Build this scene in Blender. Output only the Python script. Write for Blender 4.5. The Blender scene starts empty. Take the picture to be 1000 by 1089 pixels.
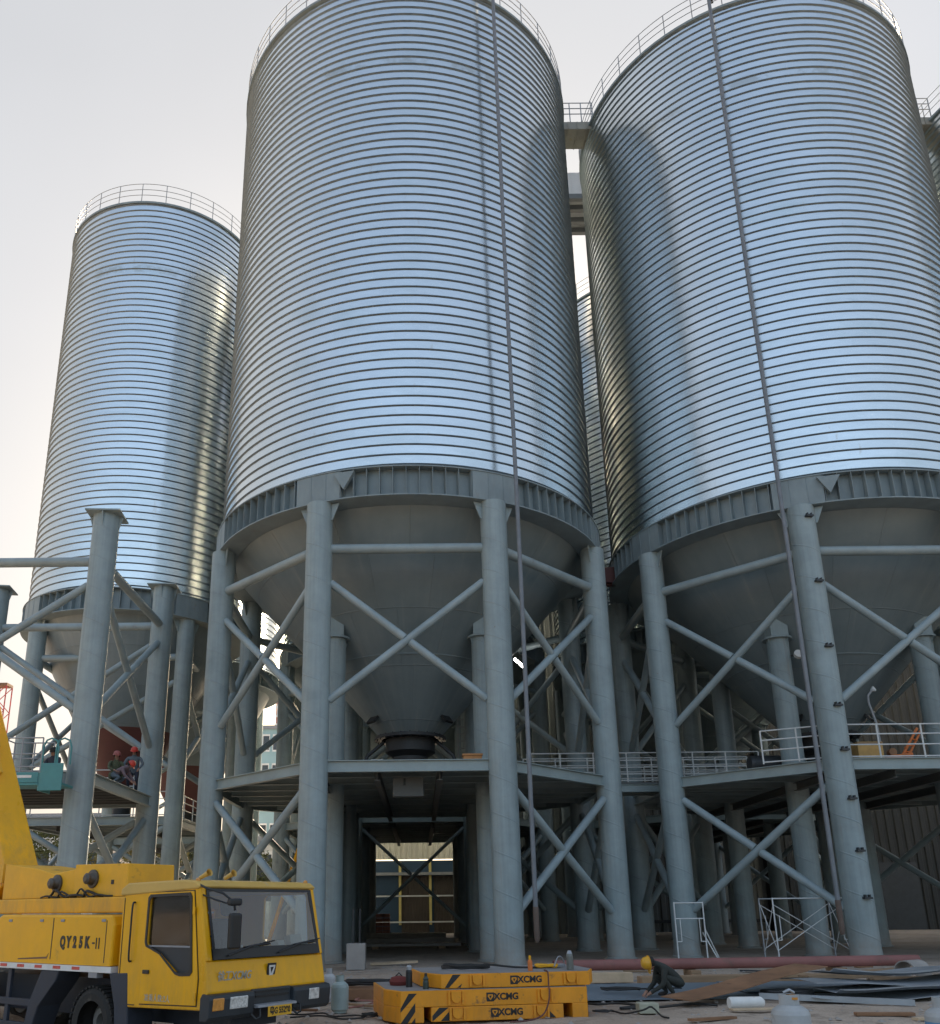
import bpy, bmesh, math, random
from mathutils import Vector, Matrix, geometry
random.seed(7)
S = bpy.context.scene
COL = S.collection
R = math.radians
PI = math.pi

# ------------------------------------------------------------------ materials
def nd(t, typ, **kw):
    n = t.nodes.new(typ)
    for k, v in kw.items():
        if k in n.inputs: n.inputs[k].default_value = v
        else: setattr(n, k, v)
    return n

def mth(t, op, a, b=None, c=None):
    n = t.nodes.new('ShaderNodeMath'); n.operation = op
    for i, v in enumerate((a, b, c)):
        if v is None: continue
        if isinstance(v, (int, float)): n.inputs[i].default_value = v
        else: t.links.new(v, n.inputs[i])
    return n.outputs[0]

def coords(t):
    tc = nd(t, 'ShaderNodeTexCoord'); oi = nd(t, 'ShaderNodeObjectInfo')
    va = nd(t, 'ShaderNodeVectorMath', operation='ADD')
    cb = nd(t, 'ShaderNodeCombineXYZ')
    r = mth(t, 'MULTIPLY', oi.outputs['Random'], 40.0)
    for i in range(3): t.links.new(r, cb.inputs[i])
    t.links.new(tc.outputs['Object'], va.inputs[0]); t.links.new(cb.outputs[0], va.inputs[1])
    return tc.outputs['Object'], va.outputs[0]

def mixc(t, fac, a, b, mode='MIX'):
    n = t.nodes.new('ShaderNodeMix'); n.data_type = 'RGBA'; n.blend_type = mode
    for sock, v in ((n.inputs[0], fac), (n.inputs[6], a), (n.inputs[7], b)):
        if isinstance(v, (int, float)): sock.default_value = v
        elif isinstance(v, (tuple, list)): sock.default_value = (*v[:3], 1)
        else: t.links.new(v, sock)
    return n.outputs[2]

def ramp(t, src, a, b, lo=0.0, hi=1.0):
    n = t.nodes.new('ShaderNodeMapRange'); n.clamp = True
    n.inputs[1].default_value = a; n.inputs[2].default_value = b
    n.inputs[3].default_value = lo; n.inputs[4].default_value = hi
    t.links.new(src, n.inputs[0]); return n.outputs[0]

def M(name, base, rough=.6, metal=0., var=.15, vs=1.5, bump=.0, bs=30., stain=None, stretch=None, spec=None, coat=0, emit=0):
    """procedural surface: base colour, cloudy variation, optional stain (colour, amount 0..1, scale) and bump"""
    m = bpy.data.materials.new(name); m.use_nodes = True; t = m.node_tree
    p = t.nodes['Principled BSDF']
    p.inputs['Roughness'].default_value = rough; p.inputs['Metallic'].default_value = metal
    if spec is not None: p.inputs['Specular IOR Level'].default_value = spec
    if coat: p.inputs['Coat Weight'].default_value = coat; p.inputs['Coat Roughness'].default_value = .12
    ob, co = coords(t)
    if stretch:
        mp = nd(t, 'ShaderNodeMapping'); mp.inputs['Scale'].default_value = stretch
        t.links.new(co, mp.inputs[0]); co = mp.outputs[0]
    n = nd(t, 'ShaderNodeTexNoise', Scale=vs, Detail=7., Roughness=.62); t.links.new(co, n.inputs['Vector'])
    lo = tuple(c * (1 - var) for c in base); hi = tuple(min(1, c * (1 + var)) for c in base)
    c = mixc(t, ramp(t, n.outputs[0], .3, .7), lo, hi)
    if stain:
        n2 = nd(t, 'ShaderNodeTexNoise', Scale=stain[2], Detail=9., Roughness=.7); t.links.new(co, n2.inputs['Vector'])
        th = .72 - .4 * stain[1]
        f = ramp(t, n2.outputs[0], th, th + .12)
        c = mixc(t, mth(t, 'MULTIPLY', f, .85), c, stain[0])
    t.links.new(c, p.inputs['Base Color'])
    t.links.new(ramp(t, n.outputs[0], .25, .75, max(.02, rough - .1), min(1, rough + .1)), p.inputs['Roughness'])
    if bump:
        n3 = nd(t, 'ShaderNodeTexNoise', Scale=bs, Detail=4.); t.links.new(co, n3.inputs['Vector'])
        b = nd(t, 'ShaderNodeBump', Strength=bump, Distance=.02); t.links.new(n3.outputs[0], b.inputs['Height'])
        t.links.new(b.outputs[0], p.inputs['Normal'])
    if emit:
        p.inputs['Emission Color'].default_value = (*base, 1); p.inputs['Emission Strength'].default_value = emit
    return m

PITCH = .383
def galvanised():
    m = bpy.data.materials.new('galvanised_sheet'); m.use_nodes = True; t = m.node_tree
    p = t.nodes['Principled BSDF']; p.inputs['Metallic'].default_value = 1.0
    ob, co = coords(t)
    sp = nd(t, 'ShaderNodeSeparateXYZ'); t.links.new(ob, sp.inputs[0])
    ang = mth(t, 'ARCTAN2', sp.outputs[1], sp.outputs[0])
    band = mth(t, 'FLOOR', mth(t, 'DIVIDE', mth(t, 'SUBTRACT', sp.outputs[2], mth(t, 'MULTIPLY', ang, PITCH / (2 * PI))), PITCH))
    # each coil sheet along the helix: a cell with its own slight tone
    seg = mth(t, 'FLOOR', mth(t, 'ADD', mth(t, 'MULTIPLY', ang, 1.3), mth(t, 'MULTIPLY', band, .377)))
    cb = nd(t, 'ShaderNodeCombineXYZ'); t.links.new(band, cb.inputs[0]); t.links.new(seg, cb.inputs[1])
    wn = nd(t, 'ShaderNodeTexWhiteNoise'); wn.noise_dimensions = '2D'; t.links.new(cb.outputs[0], wn.inputs['Vector'])
    mp = nd(t, 'ShaderNodeMapping'); mp.inputs['Scale'].default_value = (1, 1, 2.2); t.links.new(co, mp.inputs[0])
    n1 = nd(t, 'ShaderNodeTexNoise', Scale=.35, Detail=6., Roughness=.6); t.links.new(mp.outputs[0], n1.inputs['Vector'])
    n2 = nd(t, 'ShaderNodeTexNoise', Scale=5., Detail=5.); t.links.new(mp.outputs[0], n2.inputs['Vector'])
    v = mth(t, 'ADD', mth(t, 'MULTIPLY', wn.outputs[0], .16), mth(t, 'ADD', mth(t, 'MULTIPLY', n1.outputs[0], .62), mth(t, 'MULTIPLY', n2.outputs[0], .22)))
    c = mixc(t, ramp(t, v, .30, .72), (.665, .70, .70), (.79, .82, .815))
    # a few dull green-grey blotches of white rust
    n4 = nd(t, 'ShaderNodeTexNoise', Scale=.4, Detail=5., Roughness=.6); t.links.new(mp.outputs[0], n4.inputs['Vector'])
    c = mixc(t, ramp(t, n4.outputs[0], .56, .72, 0, .45), c, (.56, .62, .585))
    # one soiled course high up, tan scrapes and drip marks
    n6 = nd(t, 'ShaderNodeTexNoise', Scale=.9, Detail=6., Roughness=.7); t.links.new(co, n6.inputs['Vector'])
    crs = mth(t, 'MULTIPLY', ramp(t, mth(t, 'ABSOLUTE', mth(t, 'SUBTRACT', sp.outputs[2], 34.6)), .16, .3, 1, 0), ramp(t, n6.outputs[0], .46, .56))
    c = mixc(t, mth(t, 'MULTIPLY', crs, .6), c, (.47, .46, .40))
    mq = nd(t, 'ShaderNodeMapping'); mq.inputs['Scale'].default_value = (3.5, 3.5, .9); t.links.new(co, mq.inputs[0])
    n7 = nd(t, 'ShaderNodeTexNoise', Scale=1.0, Detail=5., Roughness=.6); t.links.new(mq.outputs[0], n7.inputs['Vector'])
    c = mixc(t, ramp(t, n7.outputs[0], .67, .74, 0, .55), c, (.56, .50, .42))
    t.links.new(c, p.inputs['Base Color'])
    t.links.new(ramp(t, v, .3, .75, .26, .15), p.inputs['Roughness'])
    # shallow buckling of the thin sheet
    n5 = nd(t, 'ShaderNodeTexNoise', Scale=.9, Detail=2.); t.links.new(mp.outputs[0], n5.inputs['Vector'])
    hgt = mth(t, 'ADD', mth(t, 'MULTIPLY', n5.outputs[0], .085), mth(t, 'MULTIPLY', wn.outputs[0], .0))
    b = nd(t, 'ShaderNodeBump', Strength=.5, Distance=.25); t.links.new(hgt, b.inputs['Height'])
    t.links.new(b.outputs[0], p.inputs['Normal'])
    return m

def road_dirt(m, z0, z1, col=(.20, .15, .10)):
    t = m.node_tree; p = t.nodes['Principled BSDF']; src = p.inputs['Base Color'].links[0].from_socket
    ob, co = coords(t); sp = nd(t, 'ShaderNodeSeparateXYZ'); t.links.new(ob, sp.inputs[0])
    mp = nd(t, 'ShaderNodeMapping'); mp.inputs['Scale'].default_value = (3, 3, .8); t.links.new(co, mp.inputs[0])
    n = nd(t, 'ShaderNodeTexNoise', Scale=2.2, Detail=8., Roughness=.7); t.links.new(mp.outputs[0], n.inputs['Vector'])
    n2 = nd(t, 'ShaderNodeTexNoise', Scale=9., Detail=6., Roughness=.75); t.links.new(co, n2.inputs['Vector'])
    f = mth(t, 'MULTIPLY', ramp(t, sp.outputs[2], z0, z1, 1, .12), ramp(t, n.outputs[0], .40, .66))
    f = mth(t, 'ADD', mth(t, 'MULTIPLY', f, .32), ramp(t, n2.outputs[0], .68, .74, 0, .6))
    t.links.new(mixc(t, f, src, col), p.inputs['Base Color'])
    return m

def pipe_paint(name, base, pitch=1.15, rough=.42):
    """painted spiral-welded pipe: weld bead winds up the local Z axis"""
    m = bpy.data.materials.new(name); m.use_nodes = True; t = m.node_tree
    p = t.nodes['Principled BSDF']
    ob, co = coords(t)
    sp = nd(t, 'ShaderNodeSeparateXYZ'); t.links.new(ob, sp.inputs[0])
    ang = mth(t, 'DIVIDE', mth(t, 'ARCTAN2', sp.outputs[1], sp.outputs[0]), 2 * PI)
    ph = mth(t, 'FRACT', mth(t, 'ADD', mth(t, 'DIVIDE', sp.outputs[2], pitch), ang))
    d = mth(t, 'ABSOLUTE', mth(t, 'SUBTRACT', ph, .5))
    weld = ramp(t, d, 0.0, .03, 1, 0)
    n = nd(t, 'ShaderNodeTexNoise', Scale=1.2, Detail=8., Roughness=.65); t.links.new(co, n.inputs['Vector'])
    mp = nd(t, 'ShaderNodeMapping'); mp.inputs['Scale'].default_value = (6, 6, .25); t.links.new(co, mp.inputs[0])
    n2 = nd(t, 'ShaderNodeTexNoise', Scale=1.5, Detail=6.); t.links.new(mp.outputs[0], n2.inputs['Vector'])
    v = mth(t, 'ADD', mth(t, 'MULTIPLY', n.outputs[0], .6), mth(t, 'MULTIPLY', n2.outputs[0], .4))
    c = mixc(t, ramp(t, v, .34, .66), tuple(x * .8 for x in base), tuple(x * 1.16 for x in base))
    c = mixc(t, ramp(t, n2.outputs[0], .62, .75, 0, .35), c, (.20, .17, .14))      # rain and rust runs
    n4 = nd(t, 'ShaderNodeTexNoise', Scale=2.6, Detail=9., Roughness=.75); t.links.new(co, n4.inputs['Vector'])
    c = mixc(t, ramp(t, n4.outputs[0], .66, .72, 0, .7), c, (.21, .13, .085))       # rust blooms
    c = mixc(t, mth(t, 'MULTIPLY', weld, mth(t, 'MULTIPLY', n.outputs[0], .35)), c, (.22, .25, .26))
    foot = mth(t, 'MULTIPLY', ramp(t, sp.outputs[2], .15, 1.3, 1, 0), ramp(t, n4.outputs[0], .3, .6, .3, 1))
    c = mixc(t, mth(t, 'MULTIPLY', foot, .75), c, (.27, .235, .20))                  # mud splashed on the feet
    t.links.new(c, p.inputs['Base Color'])
    t.links.new(ramp(t, n.outputs[0], .3, .7, rough - .1, rough + .14), p.inputs['Roughness'])
    h = mth(t, 'ADD', weld, mth(t, 'MULTIPLY', n.outputs[0], .3))
    b = nd(t, 'ShaderNodeBump', Strength=.35, Distance=.03); t.links.new(h, b.inputs['Height'])
    t.links.new(b.outputs[0], p.inputs['Normal'])
    return m

def hopper_paint():
    m = bpy.data.materials.new('grey_hopper_paint'); m.use_nodes = True; t = m.node_tree
    p = t.nodes['Principled BSDF']
    ob, co = coords(t)
    sp = nd(t, 'ShaderNodeSeparateXYZ'); t.links.new(ob, sp.inputs[0])
    ang = mth(t, 'ARCTAN2', sp.outputs[1], sp.outputs[0])
    row = mth(t, 'DIVIDE', sp.outputs[2], 1.75); rf = mth(t, 'ABSOLUTE', mth(t, 'SUBTRACT', mth(t, 'FRACT', row), .5))
    ri = mth(t, 'FLOOR', row)
    colf = mth(t, 'ADD', mth(t, 'MULTIPLY', ang, 16 / (2 * PI)), mth(t, 'MULTIPLY', ri, .37))
    cf = mth(t, 'ABSOLUTE', mth(t, 'SUBTRACT', mth(t, 'FRACT', colf), .5))
    seam = mth(t, 'MAXIMUM', ramp(t, rf, .488, .497), ramp(t, cf, .492, .498))
    cb = nd(t, 'ShaderNodeCombineXYZ'); t.links.new(ri, cb.inputs[0]); t.links.new(mth(t, 'FLOOR', colf), cb.inputs[1])
    wn = nd(t, 'ShaderNodeTexWhiteNoise'); wn.noise_dimensions = '2D'; t.links.new(cb.outputs[0], wn.inputs['Vector'])
    n = nd(t, 'ShaderNodeTexNoise', Scale=.5, Detail=8., Roughness=.65); t.links.new(co, n.inputs['Vector'])
    cs = nd(t, 'ShaderNodeCombineXYZ'); t.links.new(mth(t, 'MULTIPLY', ang, 9.0), cs.inputs[0]); t.links.new(mth(t, 'MULTIPLY', sp.outputs[2], .16), cs.inputs[2])
    n2 = nd(t, 'ShaderNodeTexNoise', Scale=1.3, Detail=6.); t.links.new(cs.outputs[0], n2.inputs['Vector'])
    v = mth(t, 'ADD', mth(t, 'ADD', mth(t, 'MULTIPLY', n.outputs[0], .6), mth(t, 'MULTIPLY', wn.outputs[0], .10)), mth(t, 'MULTIPLY', n2.outputs[0], .3))
    c = mixc(t, ramp(t, v, .34, .66), (.165, .215, .235), (.24, .295, .315))
    c = mixc(t, ramp(t, n2.outputs[0], .60, .74, 0, .4), c, (.40, .40, .37))
    c = mixc(t, mth(t, 'MULTIPLY', seam, .22), c, (.13, .15, .15))
    t.links.new(c, p.inputs['Base Color']); t.links.new(ramp(t, v, .3, .7, .36, .52), p.inputs['Roughness'])
    b = nd(t, 'ShaderNodeBump', Strength=.5, Distance=.03); t.links.new(mth(t, 'ADD', seam, mth(t, 'MULTIPLY', n.outputs[0], 1.2)), b.inputs['Height']); t.links.new(b.outputs[0], p.inputs['Normal'])
    return m

def glass(name, tint=(.75, .85, .85), refl=.12):
    m = bpy.data.materials.new(name); m.use_nodes = True; t = m.node_tree
    t.nodes.remove(t.nodes['Principled BSDF']); out = t.nodes['Material Output']
    tr = nd(t, 'ShaderNodeBsdfTransparent'); tr.inputs[0].default_value = (*tint, 1)
    gl = nd(t, 'ShaderNodeBsdfGlossy'); gl.inputs['Roughness'].default_value = .06
    fr = nd(t, 'ShaderNodeFresnel', IOR=1.5)
    n = nd(t, 'ShaderNodeTexNoise', Scale=3., Detail=5.)
    dif = nd(t, 'ShaderNodeBsdfDiffuse'); dif.inputs[0].default_value = (.32, .31, .28, 1)
    mx = nd(t, 'ShaderNodeMixShader'); t.links.new(mth(t, 'ADD', fr.outputs[0], refl), mx.inputs[0])
    t.links.new(tr.outputs[0], mx.inputs[1]); t.links.new(gl.outputs[0], mx.inputs[2])
    m2 = nd(t, 'ShaderNodeMixShader'); t.links.new(ramp(t, n.outputs[0], .45, .85, .01, .14), m2.inputs[0])
    t.links.new(mx.outputs[0], m2.inputs[1]); t.links.new(dif.outputs[0], m2.inputs[2])
    t.links.new(m2.outputs[0], out.inputs[0])
    return m

PAINT = (.265, .335, .355)
m_shell = galvanised()
m_seam = M('dark_seam', (.19, .235, .265), .5, .75, .2, 3)  # darker than the sheet: seam dirt, plus the ribs' shade put into the colour
m_leg = pipe_paint('grey_pipe_paint', PAINT)
m_tube = M('grey_tube_paint', (.27, .34, .365), .42, 0, .16, 1.3, .08, 20, ((.20, .16, .13), .20, 2.2))
m_ring = M('grey_girder_paint', (.215, .27, .29), .48, 0, .17, 1.6, .12, 12, ((.19, .18, .165), .28, 1.3), stretch=(1, 1, .5))
m_hop = hopper_paint()
m_beam = M('grey_beam_paint', (.265, .33, .34), .45, 0, .14, 1.2, .06, 25, ((.15, .12, .1), .15, 2))
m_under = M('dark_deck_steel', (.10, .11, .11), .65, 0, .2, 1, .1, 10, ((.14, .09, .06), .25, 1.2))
m_dark = M('dark_steel', (.045, .05, .055), .5, .3, .2, 3)
m_rail = M('pale_railing_paint', (.62, .64, .64), .5, 0, .1, 4)
m_railg = M('grey_railing_paint', (.30, .32, .34), .5, 0, .1, 4)
m_lift = M('lifting_pipe_paint', (.17, .19, .215), .5, .1, .2, 2)
m_sleeve = M('brown_sleeve', (.13, .095, .08), .7, 0, .2, 3)
m_primer = M('red_primer', (.12, .043, .04), .6, 0, .2, 1, .1, 10, ((.10, .06, .05), .2, 1.5))
m_roof = M('roof_sheet', (.5, .52, .54), .4, .8, .1, 1)
m_yel = M('crane_yellow', (.84, .42, .006), .34, 0, .10, 1.2, .03, 8, ((.34, .20, .06), .2, 2.2), coat=.08, spec=.3)
m_yel2 = M('crane_yellow_worn', (.78, .40, .010), .45, 0, .14, 1.5, .06, 10, ((.20, .11, .04), .24, 2.2))
m_yroof = M('cab_roof_faded', (.62, .40, .10), .42, 0, .1, 2, 0, 8, ((.5, .42, .28), .3, 3))
m_cw = M('counterweight_orange', (.80, .315, .010), .45, 0, .14, 1.4, .10, 14, ((.17, .09, .045), .33, 5.5))
road_dirt(m_yel, .35, 1.3); road_dirt(m_yel2, 1.9, 2.3); road_dirt(m_cw, 0, .5, (.17, .11, .07))
m_cwtop = M('counterweight_top_dusty', (.24, .235, .235), .8, 0, .15, 2, .1, 20, ((.32, .19, .06), .2, 2))
m_blk = M('black_paint', (.018, .02, .022), .45, 0, .25, 4)
m_bump = M('bumper_plastic', (.026, .034, .042), .5, 0, .2, 3, .04, 60, ((.10, .095, .085), .16, 3))
m_fend = M('mudguard_plastic', (.030, .038, .055), .6, 0, .2, 3, .05, 40, ((.13, .11, .09), .25, 3))
m_tyre = M('tyre_rubber', (.025, .025, .024), .85, 0, .25, 5, .3, 25, ((.11, .10, .085), .35, 3))
m_rim = M('dusty_rim', (.22, .22, .21), .6, .3, .2, 4, 0, 10, ((.15, .11, .08), .3, 5))
m_glass = glass('cab_glass', (.55, .62, .62), .08)
m_glassd = glass('side_glass', (.62, .66, .66), .0)
m_lens = M('lamp_lens', (.62, .63, .62), .12, .2, .4, 16, .6, 30, coat=.6)
m_amber = M('amber_lens', (.62, .27, .05), .2, 0, .2, 20, .3, 40, coat=.5)
m_redref = M('red_reflector', (.55, .06, .05), .3, 0, .1, 10)
m_white = M('white_paint', (.72, .72, .70), .5, 0, .1, 4, 0, 10, ((.4, .36, .3), .2, 4))
m_greytxt = M('faded_grey_lettering', (.42, .41, .36), .5, 0, .25, 12)
m_plate = M('yellow_plate', (.72, .40, .03), .4, 0, .1, 5)
m_seat = M('seat_cloth', (.05, .055, .06), .85, 0, .2, 6)
m_greyp = M('grey_plastic', (.27, .28, .30), .5, 0, .12, 4)
m_skin = M('skin', (.36, .20, .14), .55, 0, .08, 8)
m_gasb = M('gas_bottle_paint', (.33, .43, .43), .5, 0, .12, 4, .05, 20, ((.22, .2, .17), .22, 6))
m_gasw = M('gas_bottle_grey', (.42, .44, .45), .5, 0, .12, 4, .05, 20, ((.22, .2, .17), .25, 6))
m_bluep = M('blue_bottle_paint', (.12, .27, .46), .5, 0, .12, 4, .05, 20)
m_brass = M('brass_valve', (.42, .28, .08), .35, .9, .15, 10)
m_rubber = M('black_rubber_hose', (.02, .02, .02), .6, 0, .2, 8)
m_hosered = M('faded_red_hose', (.33, .15, .12), .6, 0, .2, 8)
m_rust = M('rusty_plate', (.26, .14, .075), .75, .1, .3, 1.6, .2, 12, ((.13, .065, .04), .35, 2.2))
m_primpipe = M('primer_pipe', (.25, .105, .095), .7, 0, .22, 1, .1, 20, ((.17, .10, .08), .4, 1.6))
m_wood = M('rough_timber', (.30, .20, .12), .85, 0, .25, 1.6, .25, 30, ((.17, .115, .075), .3, 2), stretch=(.35, 3, 3))
m_woodpale = M('pale_plank', (.52, .40, .27), .8, 0, .2, 2, .1, 30)
m_sheet = M('galv_offcut', (.37, .40, .43), .42, .35, .15, 1.4, .15, 5, ((.25, .25, .25), .25, 2))
m_plateb = M('bluegrey_plate', (.18, .225, .27), .45, .2, .15, .8, .05, 10, ((.2, .18, .16), .25, 1.5))
m_con = M('concrete', (.33, .31, .29), .9, 0, .15, 1.5, .25, 30, ((.2, .18, .16), .25, 1.4))
m_teal = M('teal_lift_paint', (.07, .25, .26), .45, 0, .12, 2, .04, 20, ((.12, .2, .2), .2, 4))
m_orange = M('orange_steel', (.60, .17, .04), .5, 0, .15, 3)
m_crate = M('cardboard_crate', (.52, .33, .12), .8, 0, .15, 4)
m_lamp = M('lit_tube', (1., .98, .92), .5, 0, 0, 1, emit=6)
m_black_cloth = M('dark_work_clothes', (.035, .04, .036), .9, 0, .25, 9, .3, 60)
m_grey_cloth = M('grey_work_jacket', (.13, .16, .19), .9, 0, .2, 9, .3, 60)
m_mauve_cloth = M('dusty_purple_jacket', (.19, .14, .16), .9, 0, .2, 9, .3, 60)
m_olive_cloth = M('olive_camouflage', (.10, .115, .07), .9, 0, .45, 14, .3, 60)
m_navy = M('navy_trousers', (.04, .045, .065), .9, 0, .2, 9, .3, 60)
m_hel_y = M('yellow_helmet', (.72, .38, .03), .35, 0, .06, 6)
m_hel_r = M('red_helmet', (.60, .06, .045), .35, 0, .06, 6)
m_hel_p = M('faded_red_helmet', (.42, .13, .12), .45, 0, .08, 6)
m_boot = M('work_boot', (.05, .04, .035), .8, 0, .2, 9)
m_hair = M('black_hair', (.012, .011, .011), .7, 0, .2, 30)
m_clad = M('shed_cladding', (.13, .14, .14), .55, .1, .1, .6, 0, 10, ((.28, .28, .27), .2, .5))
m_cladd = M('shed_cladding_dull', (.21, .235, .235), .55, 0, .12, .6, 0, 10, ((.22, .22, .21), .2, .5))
m_cream = M('cream_cladding', (.62, .59, .50), .6, 0, .08, .7)
m_blue = M('blue_cladding', (.025, .06, .11), .5, 0, .15, .7)
m_brown = M('brown_shutter', (.07, .056, .047), .6, 0, .2, .8)
m_ypost = M('yellow_post', (.66, .55, .20), .5, 0, .1, 2)
m_brick = M('red_blocks', (.34, .15, .11), .85, 0, .25, 4, .2, 20)
m_wallw = M('pale_render', (.60, .585, .55), .85, 0, .1, .4, .05, 6, ((.42, .39, .35), .22, .4))
m_wallt = M('tan_render', (.50, .42, .34), .85, 0, .12, .4, .05, 6)
m_wallp = M('pink_render', (.50, .30, .27), .85, 0, .1, .4)
m_wallb = M('light_blue_render', (.30, .46, .50), .8, 0, .08, .4)
m_pane = M('dark_window', (.05, .06, .07), .12, 0, .2, 1.0)
m_bark = M('bark', (.10, .075, .055), .9, 0, .25, 4, .4, 20)
m_leaf = M('foliage', (.075, .085, .028), .75, 0, .45, 1.4)
m_leaf2 = M('yellowing_foliage', (.15, .125, .04), .75, 0, .4, 1.4)

def ground_mat():
    m = bpy.data.materials.new('trodden_site_ground'); m.use_nodes = True; t = m.node_tree
    p = t.nodes['Principled BSDF']; p.inputs['Roughness'].default_value = .92
    tc = nd(t, 'ShaderNodeTexCoord'); co = tc.outputs['Object']
    n1 = nd(t, 'ShaderNodeTexNoise', Scale=.22, Detail=9., Roughness=.62); t.links.new(co, n1.inputs['Vector'])
    n2 = nd(t, 'ShaderNodeTexNoise', Scale=1.9, Detail=9., Roughness=.7); t.links.new(co, n2.inputs['Vector'])
    n3 = nd(t, 'ShaderNodeTexNoise', Scale=28., Detail=5.); t.links.new(co, n3.inputs['Vector'])
    c = mixc(t, ramp(t, n1.outputs[0], .35, .65), (.36, .285, .22), (.52, .43, .35))
    c = mixc(t, ramp(t, n2.outputs[0], .52, .66, 0, .75), c, (.20, .16, .125))
    c = mixc(t, ramp(t, n2.outputs[0], .42, .30, 0, .6), c, (.54, .48, .42))
    c = mixc(t, ramp(t, n3.outputs[0], .45, .7, 0, .4), c, (.17, .145, .125))
    t.links.new(c, p.inputs['Base Color'])
    b = nd(t, 'ShaderNodeBump', Strength=.7, Distance=.06)
    t.links.new(mth(t, 'ADD', mth(t, 'MULTIPLY', n3.outputs[0], .35), n2.outputs[0]), b.inputs['Height'])
    t.links.new(b.outputs[0], p.inputs['Normal'])
    return m
m_ground = ground_mat()

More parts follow.
